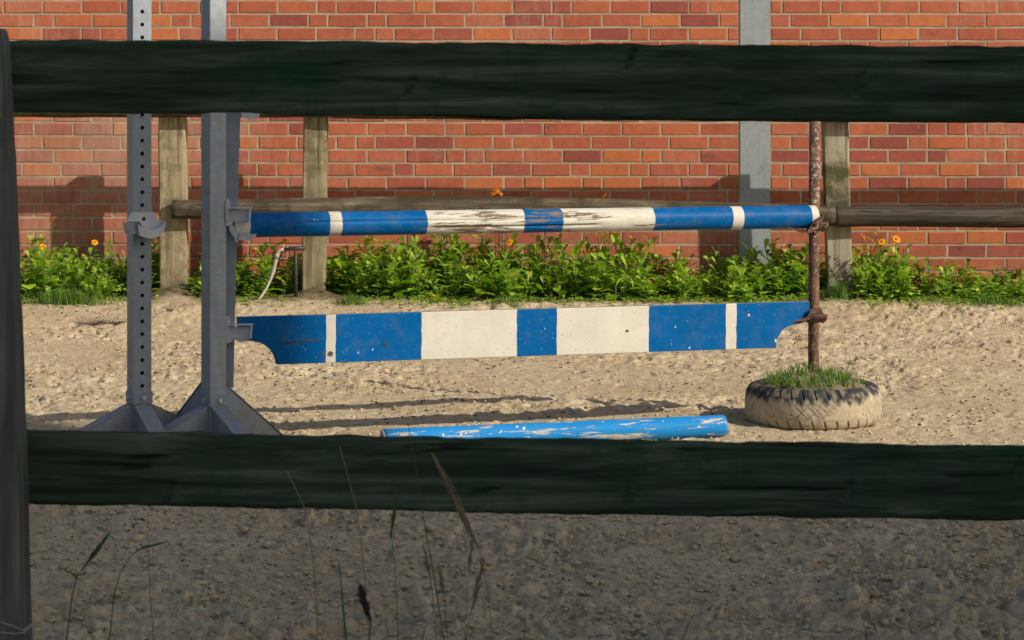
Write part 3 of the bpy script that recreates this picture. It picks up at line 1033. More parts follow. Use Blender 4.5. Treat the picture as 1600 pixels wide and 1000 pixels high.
def build_left_stand():
    Y = 11.42
    p = at(217.5, 400, Y); p.z = 0
    root = empty('jump_stand', p, R(26))
    tag(root, 'grey galvanised jump stand with a row of holes and an empty cup', 'jump stand', 'galvanised jump stands')
    w = 0.0775
    H = zat(-3, Y)
    holed_tube(w, H, 20.1 / F * Y, zat(601, Y) - 0.0005, 0.0082, 0.02).build('column', M_GALV, root)
    collar(root, w, zat(629, Y), zat(611, Y))
    stand_feet(root, w, [zat(632, Y)] * 4, 0.40)
    # pole cup hung on the holed face
    hw = w / 2
    k = Y / F
    zc = zat(350, Y)
    X = lambda px, out: (px - 217.5 - out * math.sin(R(26)) * F / Y) / (F / Y * math.cos(R(26)))
    def part(pp, o0, o1):
        m = MB().prism([(X(x, o1), zat(y, Y)) for x, y in pp][::-1], -o1, -o0)
        return m
    c = part([(210, 330), (242, 331), (248, 343), (257, 346), (252, 356), (240, 361), (228, 358), (221, 345), (203, 344)], hw + 0.002, hw + 0.014).build('cup', M_CAST, root)
    hx = X(227, hw + 0.014)
    MB().tube([(hx, -hw - 0.0142, zat(341, Y)), (hx, -hw - 0.0150, zat(341, Y))], 0.0085, 16).build('hole_disc', M_PIPE, c)  # dark disc on the plate, painting the shade inside a hole
    arcp = [(221.5 + 41 * i / 12, 346 + 11.5 * math.sin(math.pi * i / 12) ** 0.8 - 1.0 * i / 12) for i in range(13)]
    low = [(261, 354), (258, 362), (252, 367.5), (245, 370), (237, 370), (229, 367.5), (223, 364)]
    part(arcp + low, hw + 0.0145, hw + 0.066).build('dish', M_CAST, c)
    part([(204, 345.5), (221, 346.5), (223.5, 364), (207.5, 363)], hw + 0.003, hw + 0.052).build('hook', M_GALV, c)
build_left_stand()

def build_right_stand():
    Y = 11.40
    p = at(334, 400, Y); p.z = 0
    root = empty('jump_stand', p, R(34))
    tag(root, 'grey galvanised jump stand holding the left ends of the pole and plank', 'jump stand', 'galvanised jump stands')
    w = 0.0765
    hw = w / 2
    MB().box((-hw, -hw, 0.02), (hw, hw, zat(-20, Y)), 0.0025).build('column', M_GALV, root)
    collar(root, w, zat(632, Y), zat(616, Y))
    stand_feet(root, w, [zat(634, Y), zat(602, Y), zat(598, Y), zat(634, Y)], [0.40, 0.33, 0.40, 0.40])
    inv = Matrix.Rotation(-R(34), 4, 'Z')
    def loc(x, y, YY):
        return inv @ (at(x, y, YY) - Vector(root.location))
    def plate(name, quad, YY, th, mat=M_GALV, parent=None):
        """a plate whose face looks at the camera side, corners by picture position at depth YY"""
        V = [at(x, y, YY) - Vector(root.location) for x, y in quad]
        V2 = [v + Vector((0, th, 0)) for v in V]
        n = len(V)
        Fc = [tuple(range(n)), tuple(range(2 * n - 1, n - 1, -1))] + [(i, i + n, (i + 1) % n + n, (i + 1) % n) for i in range(n)]
        return MB().add([inv @ v for v in V + V2], Fc).build(name, mat, parent or root)
    plate('key_strip', [(352, 120), (377, 120), (371, 330), (367, 490), (364.5, 606), (352, 606)], Y + 0.035, 0.006)
    def arm(y0, y1, x1, yy, low=True):
        """bracket seen from its side: back plate, channel with lip and flange, round dish under it"""
        a = plate('cup', [(352.5, y0 - 13), (356, y0 - 13), (358.5, y0), (358.5, y1 + 7), (352.5, y1 + 7)], yy - 0.012, 0.05, M_CAST)
        plate('side_plate', [(357.5, y0 + 2.5), (x1 - 3, y0 + 2.5), (x1 - 3.5, y1), (364, y1), (363.5, y1 + 5.5), (357, y1 + 5.5)], yy, 0.005, M_CAST, a)
        plate('lip', [(358, y0 - 0.5), (x1 + 1, y0 - 0.5), (x1 + 0.5, y0 + 1), (358, y0 + 1)], yy - 0.026, 0.060, M_CAST, a)
        plate('flange', [(x1 - 2.6, y0 + 1.2), (x1 - 0.2, y0 + 1.2), (x1 - 1.8, y1 + 0.5), (x1 - 3.2, y1 + 0.5)], yy - 0.022, 0.045, M_CAST, a)
        k = [(366 + (x1 - 4 - 366) * i / 8, y1 + 0.3 + 5.2 * math.sin(math.pi * i / 8)) for i in range(9)]
        plate('dish', k[::-1], yy + 0.004, 0.04, M_CAST, a)
        return a
    yy = 11.395
    a = arm(325, 346, 391.5, yy)
    plate('hook', [(357.5, 352.5), (364, 352.5), (372, 365), (373, 380), (367, 377), (366, 371), (359, 361)], yy + 0.004, 0.006, M_CAST, a)
    q = plate('support', [(374, 366), (399.5, 366.6), (396, 373), (390, 375.5), (373, 374.8)], yy - 0.015, 0.10, M_CAST, a)
    arm(508, 529, 393.5, 11.405)
    plate('cup', [(376, 166), (405, 166), (403, 184), (395, 187), (377, 183)], yy + 0.01, 0.05, M_CAST)
build_right_stand()

# ------------------------------------------------------------------ rusty standard in a tyre on the right
TYRE = at(1270.5, 655, 12.27)
PYO = 0.13
def build_right_standard():
    c = Vector((TYRE.x, 12.27, 0))
    c.z = float(ground_z(np.array(c.x), np.array(c.y))) - 0.012
    root = empty('tyre_standard', c)
    tag(root, 'rusty steel jump post standing in a dusty old car tyre', 'jump stand')
    Ro, W = 0.296, 0.176
    nz, na = 90, 1100
    prof = []
    zz = np.linspace(0, 1, nz)
    # outer profile: sidewall rounds into the tread band
    r_in = 0.19
    pts = [(r_in, 0.03), (0.215, 0.006), (0.250, 0.002), (0.268, 0.006), (0.281, 0.015), (0.290, 0.030), (Ro, 0.055), (Ro + 0.001, W / 2), (Ro, W - 0.058),
           (0.291, W - 0.034), (0.283, W - 0.018), (0.271, W - 0.007), (0.255, W - 0.001), (0.232, W - 0.006), (r_in, W - 0.03), (r_in + 0.01, W - 0.055)]
    pr = np.array(pts)
    dl = np.concatenate([[0], np.cumsum(np.linalg.norm(np.diff(pr, axis=0), axis=1))])
    # dense in the tread
    u = np.linspace(0, dl[-1], nz)
    rr = np.interp(u, dl, pr[:, 0]); zp = np.interp(u, dl, pr[:, 1])
    th = np.linspace(0, 2 * np.pi, na, endpoint=False)
    Zg, Tg = np.meshgrid(zp, th, indexing='ij')
    Rg = np.repeat(rr[:, None], na, 1)
    N = 34
    v = (Zg - W / 2) / (W / 2)
    tread = sstep(1.02, 0.90, np.abs(v)) * (Rg > 0.262)
    ph = Tg * N / (2 * np.pi)
    # shoulder notches, slanted
    tri = lambda p: np.abs((p % 1.0) * 2 - 1)
    sh = np.abs(((ph + v * 0.55) % 1.0) - 0.5)
    notch = (sh < 0.085) * sstep(0.50, 0.56, np.abs(v)) * sstep(1.0, 0.95, np.abs(v))
    # thin broken sipes in the worn tread
    wornm = sstep(-0.1, 0.25, vnoise(Tg * 7 + 3, Zg * 22, 63))
    g = np.zeros_like(v)
    for off, phs in ((-0.25, 0.0), (0.05, 0.5), (0.33, 0.2)):
        g = np.maximum(g, (np.abs(v - off - 0.12 * (tri(ph + phs) * 2 - 1)) < 0.022).astype(float))
    g = np.maximum(g, (np.abs(((ph * 2 + v * 2.6) % 1.0) - 0.5) < 0.05) * (np.abs(v) < 0.5) * 0.7)
    g = g * tread * wornm
    Rg = Rg - 0.0028 * g - 0.006 * notch * tread
    Rg = Rg + 0.0012 * vnoise(Tg * 9, Zg * 30, 61)
    # caked sand: covers the tread up to a jagged line that follows the lugs
    line = W * (0.86 - 0.12 * tri(ph + v * 0.3) + 0.10 * vnoise(Tg * 5, Tg * 0, 64) + 0.05 * vnoise(Tg * 30, Zg * 60, 65))
    dust = sstep(0.012, -0.022, Zg - line) * (0.90 + 0.10 * vnoise(Tg * 25, Zg * 90, 66))
    dust = np.maximum(dust, 0.35 * sstep(-0.1, 0.6, vnoise(Tg * 14, Zg * 60, 67)))
    dust = dust * (1 - 0.45 * np.maximum(g, notch * tread))
    P = np.stack([Rg * np.cos(Tg), Rg * np.sin(Tg), Zg], -1)
    me = grid_mesh('tyre', P, True, True)
    ga = me.attributes.new('dust', 'FLOAT', 'POINT')
    ga.data.foreach_set('value', np.clip(dust, 0, 1).astype(np.float32).reshape(-1))
    obj('tyre', me, M_TYRE, root)
    # soil filling
    rs = np.linspace(0, 0.246, 16); th = np.linspace(0, 2 * np.pi, 48, endpoint=False)
    Rg, Tg = np.meshgrid(rs, th, indexing='ij')
    X, Yy = Rg * np.cos(Tg), Rg * np.sin(Tg)
    Z = W - 0.008 + 0.040 * np.cos(Rg / 0.246 * 1.57) + 0.012 * vnoise(X * 22 + 50, Yy * 22, 62)
    obj('soil', grid_mesh('soil', np.stack([X, Yy, Z], -1), True, True), M_SOIL, root)
    # post
    top = zat(132, 12.4)
    px0 = xat(1271, 12.39) - c.x; px1 = xat(1273.5, 12.39) - c.x
    m = MB().tube([(px0, PYO, 0.0), ((px0 * 0.7 + px1 * 0.3), PYO, top * 0.3), (px1, PYO, top)], 0.0240, 24)
    m.build('post', M_RUST, root, smooth=True)
    # cups: bent sheet half rounds, axis along the jump
    def cup(zc, r, ln, name='cup', back=0.0):
        n, k = 16, 6
        V = []
        d = Vector((math.cos(JA), math.sin(JA), 0)); nn = Vector((math.sin(JA), -math.cos(JA), 0))
        o = Vector((px0 + 0.0, PYO, zc)) + nn * 0.072
        for rad in (r, r + 0.005):
            for j in range(k + 1):
                for i in range(n + 1):
                    a = R(-162 + 152 * i / n)
                    s = -ln + (ln + 0.010) * j / k
                    lip = 0.010 * (j == k)
                    V.append(o + d * s + (nn * -math.cos(a) + Vector((0, 0, 1)) * math.sin(a)) * (rad + lip * 0.3 + 0.003 * math.sin(j * 2.1 + i)))
        q = (k + 1) * (n + 1)
        I = lambda l, j, i: l * q + j * (n + 1) + i
        Fc = []
        for j in range(k):
            for i in range(n):
                Fc += [(I(0, j, i), I(0, j, i + 1), I(0, j + 1, i + 1), I(0, j + 1, i)), (I(1, j, i), I(1, j + 1, i), I(1, j + 1, i + 1), I(1, j, i + 1))]
        for i in range(n):
            Fc += [(I(0, 0, i), I(1, 0, i), I(1, 0, i + 1), I(0, 0, i + 1)), (I(0, k, i), I(0, k, i + 1), I(1, k, i + 1), I(1, k, i))]
        for j in range(k):
            Fc += [(I(0, j, 0), I(0, j + 1, 0), I(1, j + 1, 0), I(1, j, 0)), (I(0, j, n), I(1, j, n), I(1, j + 1, n), I(0, j + 1, n))]
        cobj = MB().add(V, Fc).build(name, M_RUST, root, smooth=True)
        return cobj
    b = jump_pt(on_jump(1268))
    u = cup(zat(339.5, b.y) - c.z, 0.0535, 0.055)
    MB().tube([(px0, PYO, zat(358, 12.4) - c.z), (px0, PYO, zat(366, 12.4) - c.z)], 0.0262, 24).build('sleeve', M_RUST, u, smooth=True)
    lw = cup(zat(484, b.y) - c.z, 0.047, 0.060)
    MB().tube([(px0, PYO, zat(482, 12.4) - c.z), (px0, PYO, zat(502, 12.4) - c.z)], 0.0275, 24).build('sleeve', M_RUST, lw, smooth=True)
    def lip(px, yy, th, parent):
        V = [at(x, y, yy) - c for x, y in px]
        V2 = [v + Vector((0.004, th, 0)) for v in V]
        n = len(V)
        MB().add(V + V2, [tuple(range(n)), tuple(range(2 * n - 1, n - 1, -1))] + [(i, i + n, (i + 1) % n + n, (i + 1) % n) for i in range(n)]).build('lip', M_RUST, parent)
    lip([(1286.5, 334.5), (1286, 341), (1281, 352), (1275, 361), (1264, 364.5), (1262.5, 361), (1267, 352), (1274, 343)], 12.27, 0.02, u)
    lip([(1262, 362), (1264, 365), (1250, 363.5), (1236, 358), (1232, 354), (1246, 359)], 12.27, 0.08, u)
    lip([(1268, 482.5), (1281, 480.5), (1287, 491), (1280, 501), (1266, 504), (1250, 502), (1234, 505), (1233, 503), (1250, 499), (1261, 495)], 12.30, 0.02, lw)
    return c, W
TC, TWID = build_right_standard()

# ------------------------------------------------------------------ vegetation
GREENS = [(0.25, 0.43, 0.026), (0.20, 0.37, 0.024), (0.31, 0.47, 0.038), (0.14, 0.28, 0.02), (0.39, 0.52, 0.065), (0.26, 0.41, 0.03), (0.36, 0.42, 0.07)]
class Leafy:
    def __init__(s): s.V, s.F, s.T = [], [], []
    def leaf(s, p, az, elev, L, W, tone, droop=0.8, cup=0.25):
        """spoon shaped leaf: narrow foot, widest beyond the middle"""
        prof = [(0.0, 0.12), (0.32, 0.42), (0.62, 1.0), (0.88, 0.88), (1.0, 0.0)]
        ca, sa = math.cos(az), math.sin(az)
        x = y = 0.0
        b = len(s.V)
        e = elev
        px, pz = 0.0, 0.0
        last = 0.0
        for i, (t, wd) in enumerate(prof):
            ds = (t - last) * L
            last = t
            px += math.cos(e) * ds; pz += math.sin(e) * ds
            e -= droop * 0.28
            hw = wd * W / 2
            lift = cup * hw
            if i < 4:
                for sgn in (-1, 0, 1):
                    up = lift if sgn else 0.0
                    s.V.append((p[0] + px * ca - sgn * hw * sa, p[1] + px * sa + sgn * hw * ca, p[2] + pz + up))
            else:
                s.V.append((p[0] + px * ca, p[1] + px * sa, p[2] + pz))
        for i in range(3):
            for k in range(2):
                s.F.append((b + i * 3 + k, b + i * 3 + k + 1, b + i * 3 + k + 4, b + i * 3 + k + 3))
        s.F.append((b + 9, b + 10, b + 12)); s.F.append((b + 10, b + 11, b + 12))
        s.T += [tone] * 13
    def blade(s, p, az, lean, H, W, tone, curve=0.6, n=4):
        b = len(s.V)
        ca, sa = math.cos(az), math.sin(az)
        x = z = 0.0
        a = lean
        for i in range(n + 1):
            w_ = W / 2 * (1 - (i / n) ** 1.6) + 0.0002
            s.V.append((p[0] + x * ca - w_ * sa, p[1] + x * sa + w_ * ca, p[2] + z))
            s.V.append((p[0] + x * ca + w_ * sa, p[1] + x * sa - w_ * ca, p[2] + z))
            x += math.sin(a) * H / n; z += math.cos(a) * H / n
            a += curve / n
        for i in range(n):
            s.F.append((b + 2 * i, b + 2 * i + 1, b + 2 * i + 3, b + 2 * i + 2))
        s.T += [tone] * (2 * n + 2)
    def mesh(s, name):
        me = mesh(name, s.V, s.F, True)
        set_tone(me, np.array(s.T))
        return me

def vary(c, a=0.2):
    k = 1 + random.uniform(-a, a)
    return (c[0] * k * random.uniform(0.9, 1.12), c[1] * k, c[2] * k)

def plant_variant(seed):
    random.seed(100 + seed)
    lf = Leafy(); st = MB()
    H = 0.30
    low = seed % 3 == 0
    for sh in range(random.randint(8, 10)):
        az = random.uniform(0, 6.283); rad = random.uniform(0, 0.085)
        p = Vector((math.cos(az) * rad, math.sin(az) * rad, -0.02))
        lean = random.uniform(0.03, 0.36); la = az + random.uniform(-0.8, 0.8)
        h = H * random.uniform(0.30, 1.0)
        d = Vector((math.sin(lean) * math.cos(la), math.sin(lean) * math.sin(la), math.cos(lean)))
        st.tube([p, p + d * h * 0.5, p + d * h + Vector((0, 0, 0.01))], [0.0035, 0.003, 0.0015], 5, False)
        n = max(4, int(h / 0.026))
        g = random.uniform(0, 6.28)
        for k in range(n):
            t = (k + 0.6) / n
            g += 2.4 + random.uniform(-0.3, 0.3)
            el = 0.40 + 0.65 * t + random.uniform(-0.35, 0.35)
            L = random.uniform(0.050, 0.105) * (1.05 - 0.45 * t ** 3) * (1.15 if low else 1.0)
            lf.leaf(p + d * h * t, g, el, L, L * random.uniform(0.48, 0.68), vary(random.choice(GREENS)), random.uniform(0.1, 1.1))
    return lf.mesh('foliage'), mesh('stem', st.V, st.F, True)
VARS = [plant_variant(i) for i in range(14)]
random.seed(21)

def canopy_y(px):
    """picture row of the foliage's top edge along the bed"""
    xs = [-200, 30, 80, 130, 190, 260, 330, 420, 520, 600, 700, 850, 1000, 1050, 1085, 1110, 1140, 1200, 1265, 1330, 1400, 1435, 1470, 1520, 1600, 1800]
    ys = [392, 392, 362, 388, 378, 392, 398, 385, 376, 366, 366, 364, 368, 378, 406, 412, 372, 372, 372, 376, 382, 396, 412, 418, 414, 400]
    return float(np.interp(px, xs, ys))

def where(px, row):
    z = [(30, 'hidden behind the near left post'), (115, 'right beside the near left post'), (192, 'just left of the holed stand'), (245, 'behind the holed stand'), (300, 'around the leftmost wooden post'), (375, 'behind the stand that holds the pole'),
         (470, 'around the hose and tap'), (520, 'around the second wooden post'), (660, 'below the left blue stripes of the pole'), (740, 'below the left half of the left white stripe'), (815, 'below the right half of the left white stripe'), (880, 'below the middle blue stripe'),
         (950, 'below the left half of the right white stripe'), (1025, 'below the right half of the right white stripe'), (1105, 'below the right blue stripe'), (1210, 'at the foot of the steel column'), (1285, 'behind the rusty post'),
         (1340, 'around the mossy post'), (1420, 'just right of the mossy post'), (1510, 'right of the mossy post, near the picture edge'), (9999, 'at the right edge of the picture')]
    t = next(b for a, b in z if px < a)
    return 'leafy plant in the bed\'s %s, %s' % ('front' if row < 2 else 'back', t)

def build_bed():
    n = 0
    spots = []
    for row, (yy, step) in enumerate(((16.93, 0.150), (17.06, 0.130), (17.25, 0.125), (17.43, 0.125))):
        x = -3.55 + row * 0.04
        while x < 3.55:
            spots.append((x + random.uniform(-0.035, 0.035), yy + random.uniform(-0.05, 0.05), row))
            x += step * random.uniform(0.85, 1.15)
    for x, y, row in spots:
        px = 800 + F * x / y
        skip = False
        if row == 0:
            if px < 180 or 300 < px < 520 or 1085 < px < 1135 or 1250 < px < 1350 or 500 < px < 640: skip = random.random() < 0.9
            elif px < 1090: skip = random.random() < 0.85
            else: skip = random.random() < 0.35
        if row == 1:
            if any(abs(px - q) < 34 for q, _ in POSTS): skip = True
            elif 395 < px < 475: skip = random.random() < 0.8
        if 1090 < px < 1112 and row >= 2: skip = random.random() < 0.85
        if row in (2, 3) and any(abs(px - q) < 12 for q, _ in POSTS) : skip = skip
        if skip: continue
        gz = float(ground_z(np.array(x), np.array(y)))
        top = zat(canopy_y(px) - 8 + random.gauss(6, 13) + (46, 26, 6, 0)[row], y)
        h = max(0.09, top - gz)
        k = random.randrange(len(VARS))
        sc = h / 0.30
        wide = min(1.15, max(0.8, sc * 0.95)) * random.uniform(0.8, 1.2)
        root = empty('marigold_plant', (x, y, gz), random.uniform(0, 6.28))
        tag(root, where(px, row), 'plant', 'marigold plants in the bed along the wall')
        for nm, me, mt in (('foliage', VARS[k][0], M_LEAF), ('stem', VARS[k][1], M_GSTEM)):
            o = obj(nm, me, mt, root)
            o.scale = (wide, wide, sc)
            o['kind'] = 'stuff'
        n += 1
build_bed()

ORANGE = [(0.95, 0.44, 0.012), (0.95, 0.50, 0.015), (0.92, 0.38, 0.01)]
def flower_mesh(seed, r=0.020):
    random.seed(300 + seed)
    pt = Leafy()
    tone = random.choice(ORANGE)
    for ring, (n, el, L) in enumerate(((13, 0.22, r), (12, 0.5, r * 0.85))):
        for k in range(n):
            pt.leaf((0, 0, ring * 0.002), 6.283 * (k + ring * 0.5) / n, el, L * random.uniform(0.85, 1.1), 0.0085, vary(tone, 0.12), 0.5, 0.1)
    return pt.mesh('flower')
FL = [flower_mesh(i) for i in range(4)]
DISC = MB().tube([(0, 0, 0.002), (0, 0, 0.007), (0, 0, 0.009)], [0.006, 0.006, 0.003], 10)
DISC = mesh('flower_disc', DISC.V, DISC.F, True)
M_DISC = flat('flower_disc', (0.30, 0.10, 0.01), 0.9, 60, 0.4, 0.3)
random.seed(77)
def flower_plant(blooms, label, Y=17.2):
    x = sum(xat(b[0], Y) for b in blooms) / len(blooms)
    gz = float(ground_z(np.array(x), np.array(Y)))
    root = empty('marigold_plant', (x, Y, gz))
    tag(root, label, 'plant', 'marigold plants in bloom')
    lowest = max(b[1] for b in blooms)
    h = max(0.12, zat((lowest + 18) if len(blooms) < 2 or blooms[0][0] > 100 else 366, Y) - gz)
    k = random.randrange(len(VARS))
    for nm, me, mt in (('foliage', VARS[k][0], M_LEAF), ('stem', VARS[k][1], M_GSTEM)):
        o = obj(nm, me, mt, root)
        o.scale = (0.85, 0.85, h / 0.30)
    for i, b in enumerate(blooms):
        q = at(b[0], b[1], Y - 0.02) - Vector((x, Y, gz))
        fl = obj('flower', FL[random.randrange(4)], M_PETAL, root, q, (random.uniform(0.6, 1.1), random.uniform(0.0, 0.5), random.uniform(0, 6)))
        s = b[2] if len(b) > 2 else 1.0
        s *= 1.45; fl.scale = (s, s, s)
        obj('disc', DISC, M_DISC, fl)
        st = MB().tube([(0.02 * (i - 0.5), 0, 0.02), (q.x * 0.6, 0.01, q.z * 0.6), tuple(q - Vector((0, -0.004, 0.004)))], [0.003, 0.0025, 0.0022], 6)
        st.build('flower_stem', M_GSTEM, root)
        lf = Leafy()
        for j in range(7):
            t = 0.45 + 0.075 * j
            lf.leaf((q.x * t, 0, q.z * t), random.uniform(0, 6.28), 0.8, random.uniform(0.03, 0.05), 0.016, vary(random.choice(GREENS)), 0.8)
        obj('leaf', lf.mesh('leaf'), M_LEAF, root)['kind'] = 'stuff'
flower_plant([(82, 343, 1.05), (67, 386, 0.9)], 'tall marigold with two orange blooms at the far left of the bed', 16.98)
flower_plant([(148, 379, 0.8)], 'marigold with one orange bloom inside the post shadow left of the holed stand', 17.0)
flower_plant([(246, 373, 0.8)], 'marigold with one orange bloom half hidden by the leftmost wooden post', 17.3)
flower_plant([(773, 300, 1.1), (781, 302, 0.8)], 'marigold whose orange bloom rises above the rail over the middle blue stripe', 17.32)
flower_plant([(945, 305, 0.8)], 'marigold whose small yellow bloom rises above the rail over the right white stripe', 17.32)
flower_plant([(796, 379, 0.9)], 'marigold with one orange bloom just below the middle blue stripe of the pole', 16.92)
flower_plant([(1348, 369, 0.85), (1370, 377, 0.85), (1378, 378, 0.8)], 'marigold with three orange blooms right of the mossy post', 17.0)
flower_plant([(1400, 374, 0.95)], 'marigold with one orange bloom farthest right in the bed', 17.0)
flower_plant([(396, 392, 0.7), (445, 376, 0.6)], 'marigold with small reddish blooms between the hose and the right stand', 17.3)

def tuft(cx, y0, y1, wpx, n, label, Y, H, tones, curve=0.7, name='grass_tuft'):
    lf = Leafy()
    c = at(cx, y1, Y)
    gz = float(ground_z(np.array(c.x), np.array(Y)))
    for i in range(n):
        dx = random.gauss(0, wpx / 3.2) / F * Y; dy = random.gauss(0, 0.03)
        gg = float(ground_z(np.array(c.x + dx), np.array(Y + dy))) - gz
        lf.blade((dx, dy, gg - 0.01), random.uniform(0, 6.28), random.uniform(0.02, 0.45), H * random.uniform(0.5, 1.1) * (1 - 0.35 * min(1, abs(dx) / (wpx / 2 / F * Y))), 0.004, vary(random.choice(tones)), curve)
    o = empty(name, (c.x, Y, gz))
    obj('blades', lf.mesh('blades'), M_LEAF, o)['kind'] = 'stuff'
    tag(o, label, 'grass', 'grass tufts in front of the bed')
GT = [(0.10, 0.20, 0.025), (0.13, 0.24, 0.035), (0.17, 0.26, 0.06), (0.075, 0.15, 0.022)]
tuft(105, 430, 470, 110, 420, 'wide soft grass tuft at the far left edge of the bed', 16.72, 0.15, GT)
tuft(548, 445, 475, 40, 170, 'small grass tuft right of the second wooden post', 16.75, 0.10, GT)
tuft(790, 450, 480, 42, 150, 'low yellowish grass tuft in front of the middle of the bed', 16.70, 0.085, GT + [(0.2, 0.2, 0.06)])
tuft(1313, 435, 478, 34, 320, 'dense green grass tuft at the foot of the mossy post', 16.95, 0.135, GT)
tuft(1560, 440, 470, 90, 200, 'sparse grass tuft at the far right edge of the bed', 16.75, 0.11, GT)

def build_weeds():
    lf = Leafy()
    for i in range(9000):
        y = 16.58 + abs(random.gauss(0, 0.22)) + random.uniform(0, 0.30)
        if y > 17.5: continue
        x = random.uniform(-3.6, 3.6)
        px = 800 + F * x / y
        d = 0.5 + 0.5 * float(vnoise(np.array(x * 2.2), np.array(y * 3), 71))
        if px < 560: d *= 0.55
        if any(abs(px - q) < 45 for q, _ in POSTS): d *= 0.12
        if y < 16.75: d *= 0.5 + 0.3 * (600 < px < 1080)
        if random.random() > d: continue
        gz = float(ground_z(np.array(x), np.array(y))) - 0.004
        if random.random() < 0.45:
            lf.blade((x, y, gz), random.uniform(0, 6.28), random.uniform(0.1, 0.9), random.uniform(0.02, 0.06), 0.0035, vary(random.choice(GT + [(0.22, 0.19, 0.09)])), 0.8, 3)
        else:
            for j in range(random.randint(2, 5)):
                L = random.uniform(0.015, 0.04)
                lf.leaf((x + random.gauss(0, 0.008), y + random.gauss(0, 0.008), gz + random.uniform(0, 0.02)), random.uniform(0, 6.28), random.uniform(0.1, 1.0), L, L * 0.5, vary(random.choice(GREENS + [(0.20, 0.20, 0.06)])), 0.8)
    o = obj('low_weeds', lf.mesh('low_weeds'), M_LEAF)
    tag(o, 'low creeping weeds on the bare soil in front of the bed', None, kind='stuff')
build_weeds()

def build_tyre_grass():
    lf = Leafy()
    for i in range(850):
        a = random.uniform(0, 6.283); r = 0.222 * math.sqrt(random.random())
        x, y = r * math.cos(a), r * math.sin(a)
        if r < 0.035: continue
        h = random.uniform(0.03, 0.105) * (1.15 - 0.5 * r / 0.22) * (0.75 + 0.5 * float(vnoise(np.array(x * 12 + 7), np.array(y * 12), 75)))
        z = TWID - 0.006 + 0.038 * math.cos(r / 0.246 * 1.57)
        lf.blade((x, y, z - 0.01), random.uniform(0, 6.28), random.uniform(0.0, 0.38), h, 0.0055, vary(random.choice(GT + [(0.17, 0.16, 0.06), (0.15, 0.26, 0.05)])), 0.7, 3)
    for j in range(26):
        x = random.uniform(-0.19, -0.02)
        lf.leaf((x, random.uniform(-0.20, -0.08), TWID - 0.002), random.uniform(0, 6.28), random.uniform(0.7, 1.3), random.uniform(0.04, 0.075), 0.016, vary(random.choice(GT)), 0.6)
    for px, h in ((1318, 0.16), (1328, 0.12), (1342, 0.15), (1236, 0.105), (1228, 0.085), (1312, 0.10), (1196, 0.08)):
        x = xat(px, 12.3) - TC.x
        for j in range(2):
            lf.blade((x + random.gauss(0, 0.006), -0.07 + random.gauss(0, 0.02), TWID), random.uniform(-0.4, 0.6), random.uniform(0.05, 0.2), h * random.uniform(0.8, 1.0), 0.005, vary(random.choice(GT)), 0.35)
    o = obj('tyre_grass', lf.mesh('tyre_grass'), M_LEAF, None, tuple(TC))
    tag(o, 'short grass growing out of the soil inside the tyre', None, kind='stuff')
build_tyre_grass()

def build_tap():
    Y = 16.98
    c = at(463, 466, Y)
    gz = float(ground_z(np.array(c.x), np.array(Y)))
    root = empty('garden_tap', (c.x, Y, gz))
    tag(root, 'dark standpipe with a pale bent hose beside the second wooden post', 'tap')
    q = lambda x, y, YY=Y: at(x, y, YY) - Vector(root.location)
    MB().tube([(0, 0, -0.05), tuple(q(462, 420)), tuple(q(461.5, 387))], 0.0105, 10).build('standpipe', M_PIPE, root, True)
    MB().tube([tuple(q(476, 388)), tuple(q(461, 388)), tuple(q(443, 390))], [0.0125, 0.012, 0.009], 10).build('outlet', M_PIPE, root, True)
    h = MB().tube([tuple(q(443.5, 389.5, Y - 0.01)), tuple(q(438, 390.5, Y - 0.01)), tuple(q(434, 395, Y - 0.012)), tuple(q(431.5, 405, Y - 0.015)), tuple(q(429, 415, Y - 0.02)), tuple(q(427, 424, Y - 0.03)),
                   tuple(q(423, 436, Y - 0.04)), tuple(q(416.5, 450, Y - 0.06)), tuple(q(409, 462, Y - 0.09)), tuple(q(401, 472, Y - 0.12))], [0.010, 0.0105, 0.013, 0.0125, 0.0125, 0.0135, 0.0095, 0.009, 0.009, 0.009], 10).build('hose', M_HOSE, root, True)
    for a, b in (((433, 397), (431.8, 403)), ((427.4, 419), (426.6, 425))):
        MB().tube([tuple(q(*a, Y - 0.014)), tuple(q(*b, Y - 0.02))], 0.0158, 12).build('hose_clamp', M_HOSE, h, True)
    MB().tube([tuple(q(443, 389)), tuple(q(443, 381))], 0.005, 8).build('tap_handle', M_HOSE, root)
build_tap()

# dry weeds standing in the sand
def dry_weed(px, py, Y, n, h, label, spread=0.06):
    m = MB()
    c = at(px, py, Y)
    gz = float(ground_z(np.array(c.x), np.array(Y)))
    for i in range(n):
        a = random.uniform(0, 6.28); l = random.uniform(0.3, 1.0) * h
        p = Vector((0, 0, -0.01)); q = Vector((random.gauss(0, spread), random.gauss(0, spread * 0.5), 0.004))
        d = Vector((math.cos(a) * 0.6, math.sin(a) * 0.4, random.uniform(0.3, 1.0)))
        m.tube([p, q + d * l * 0.3, q + d * l], [0.002, 0.0016, 0.0008], 4, False)
    o = empty('dry_weed', (c.x, Y, gz))
    m.build('twigs', M_TWIG, o)['kind'] = 'stuff'
    tag(o, label, 'weed')
dry_weed(165, 497, 16.15, 60, 0.05, 'flat patch of dead brown weed on the sand left of the holed stand', 0.07)
dry_weed(266, 498, 16.45, 16, 0.10, 'dead twiggy weed sprouting below the leftmost wooden post', 0.015)

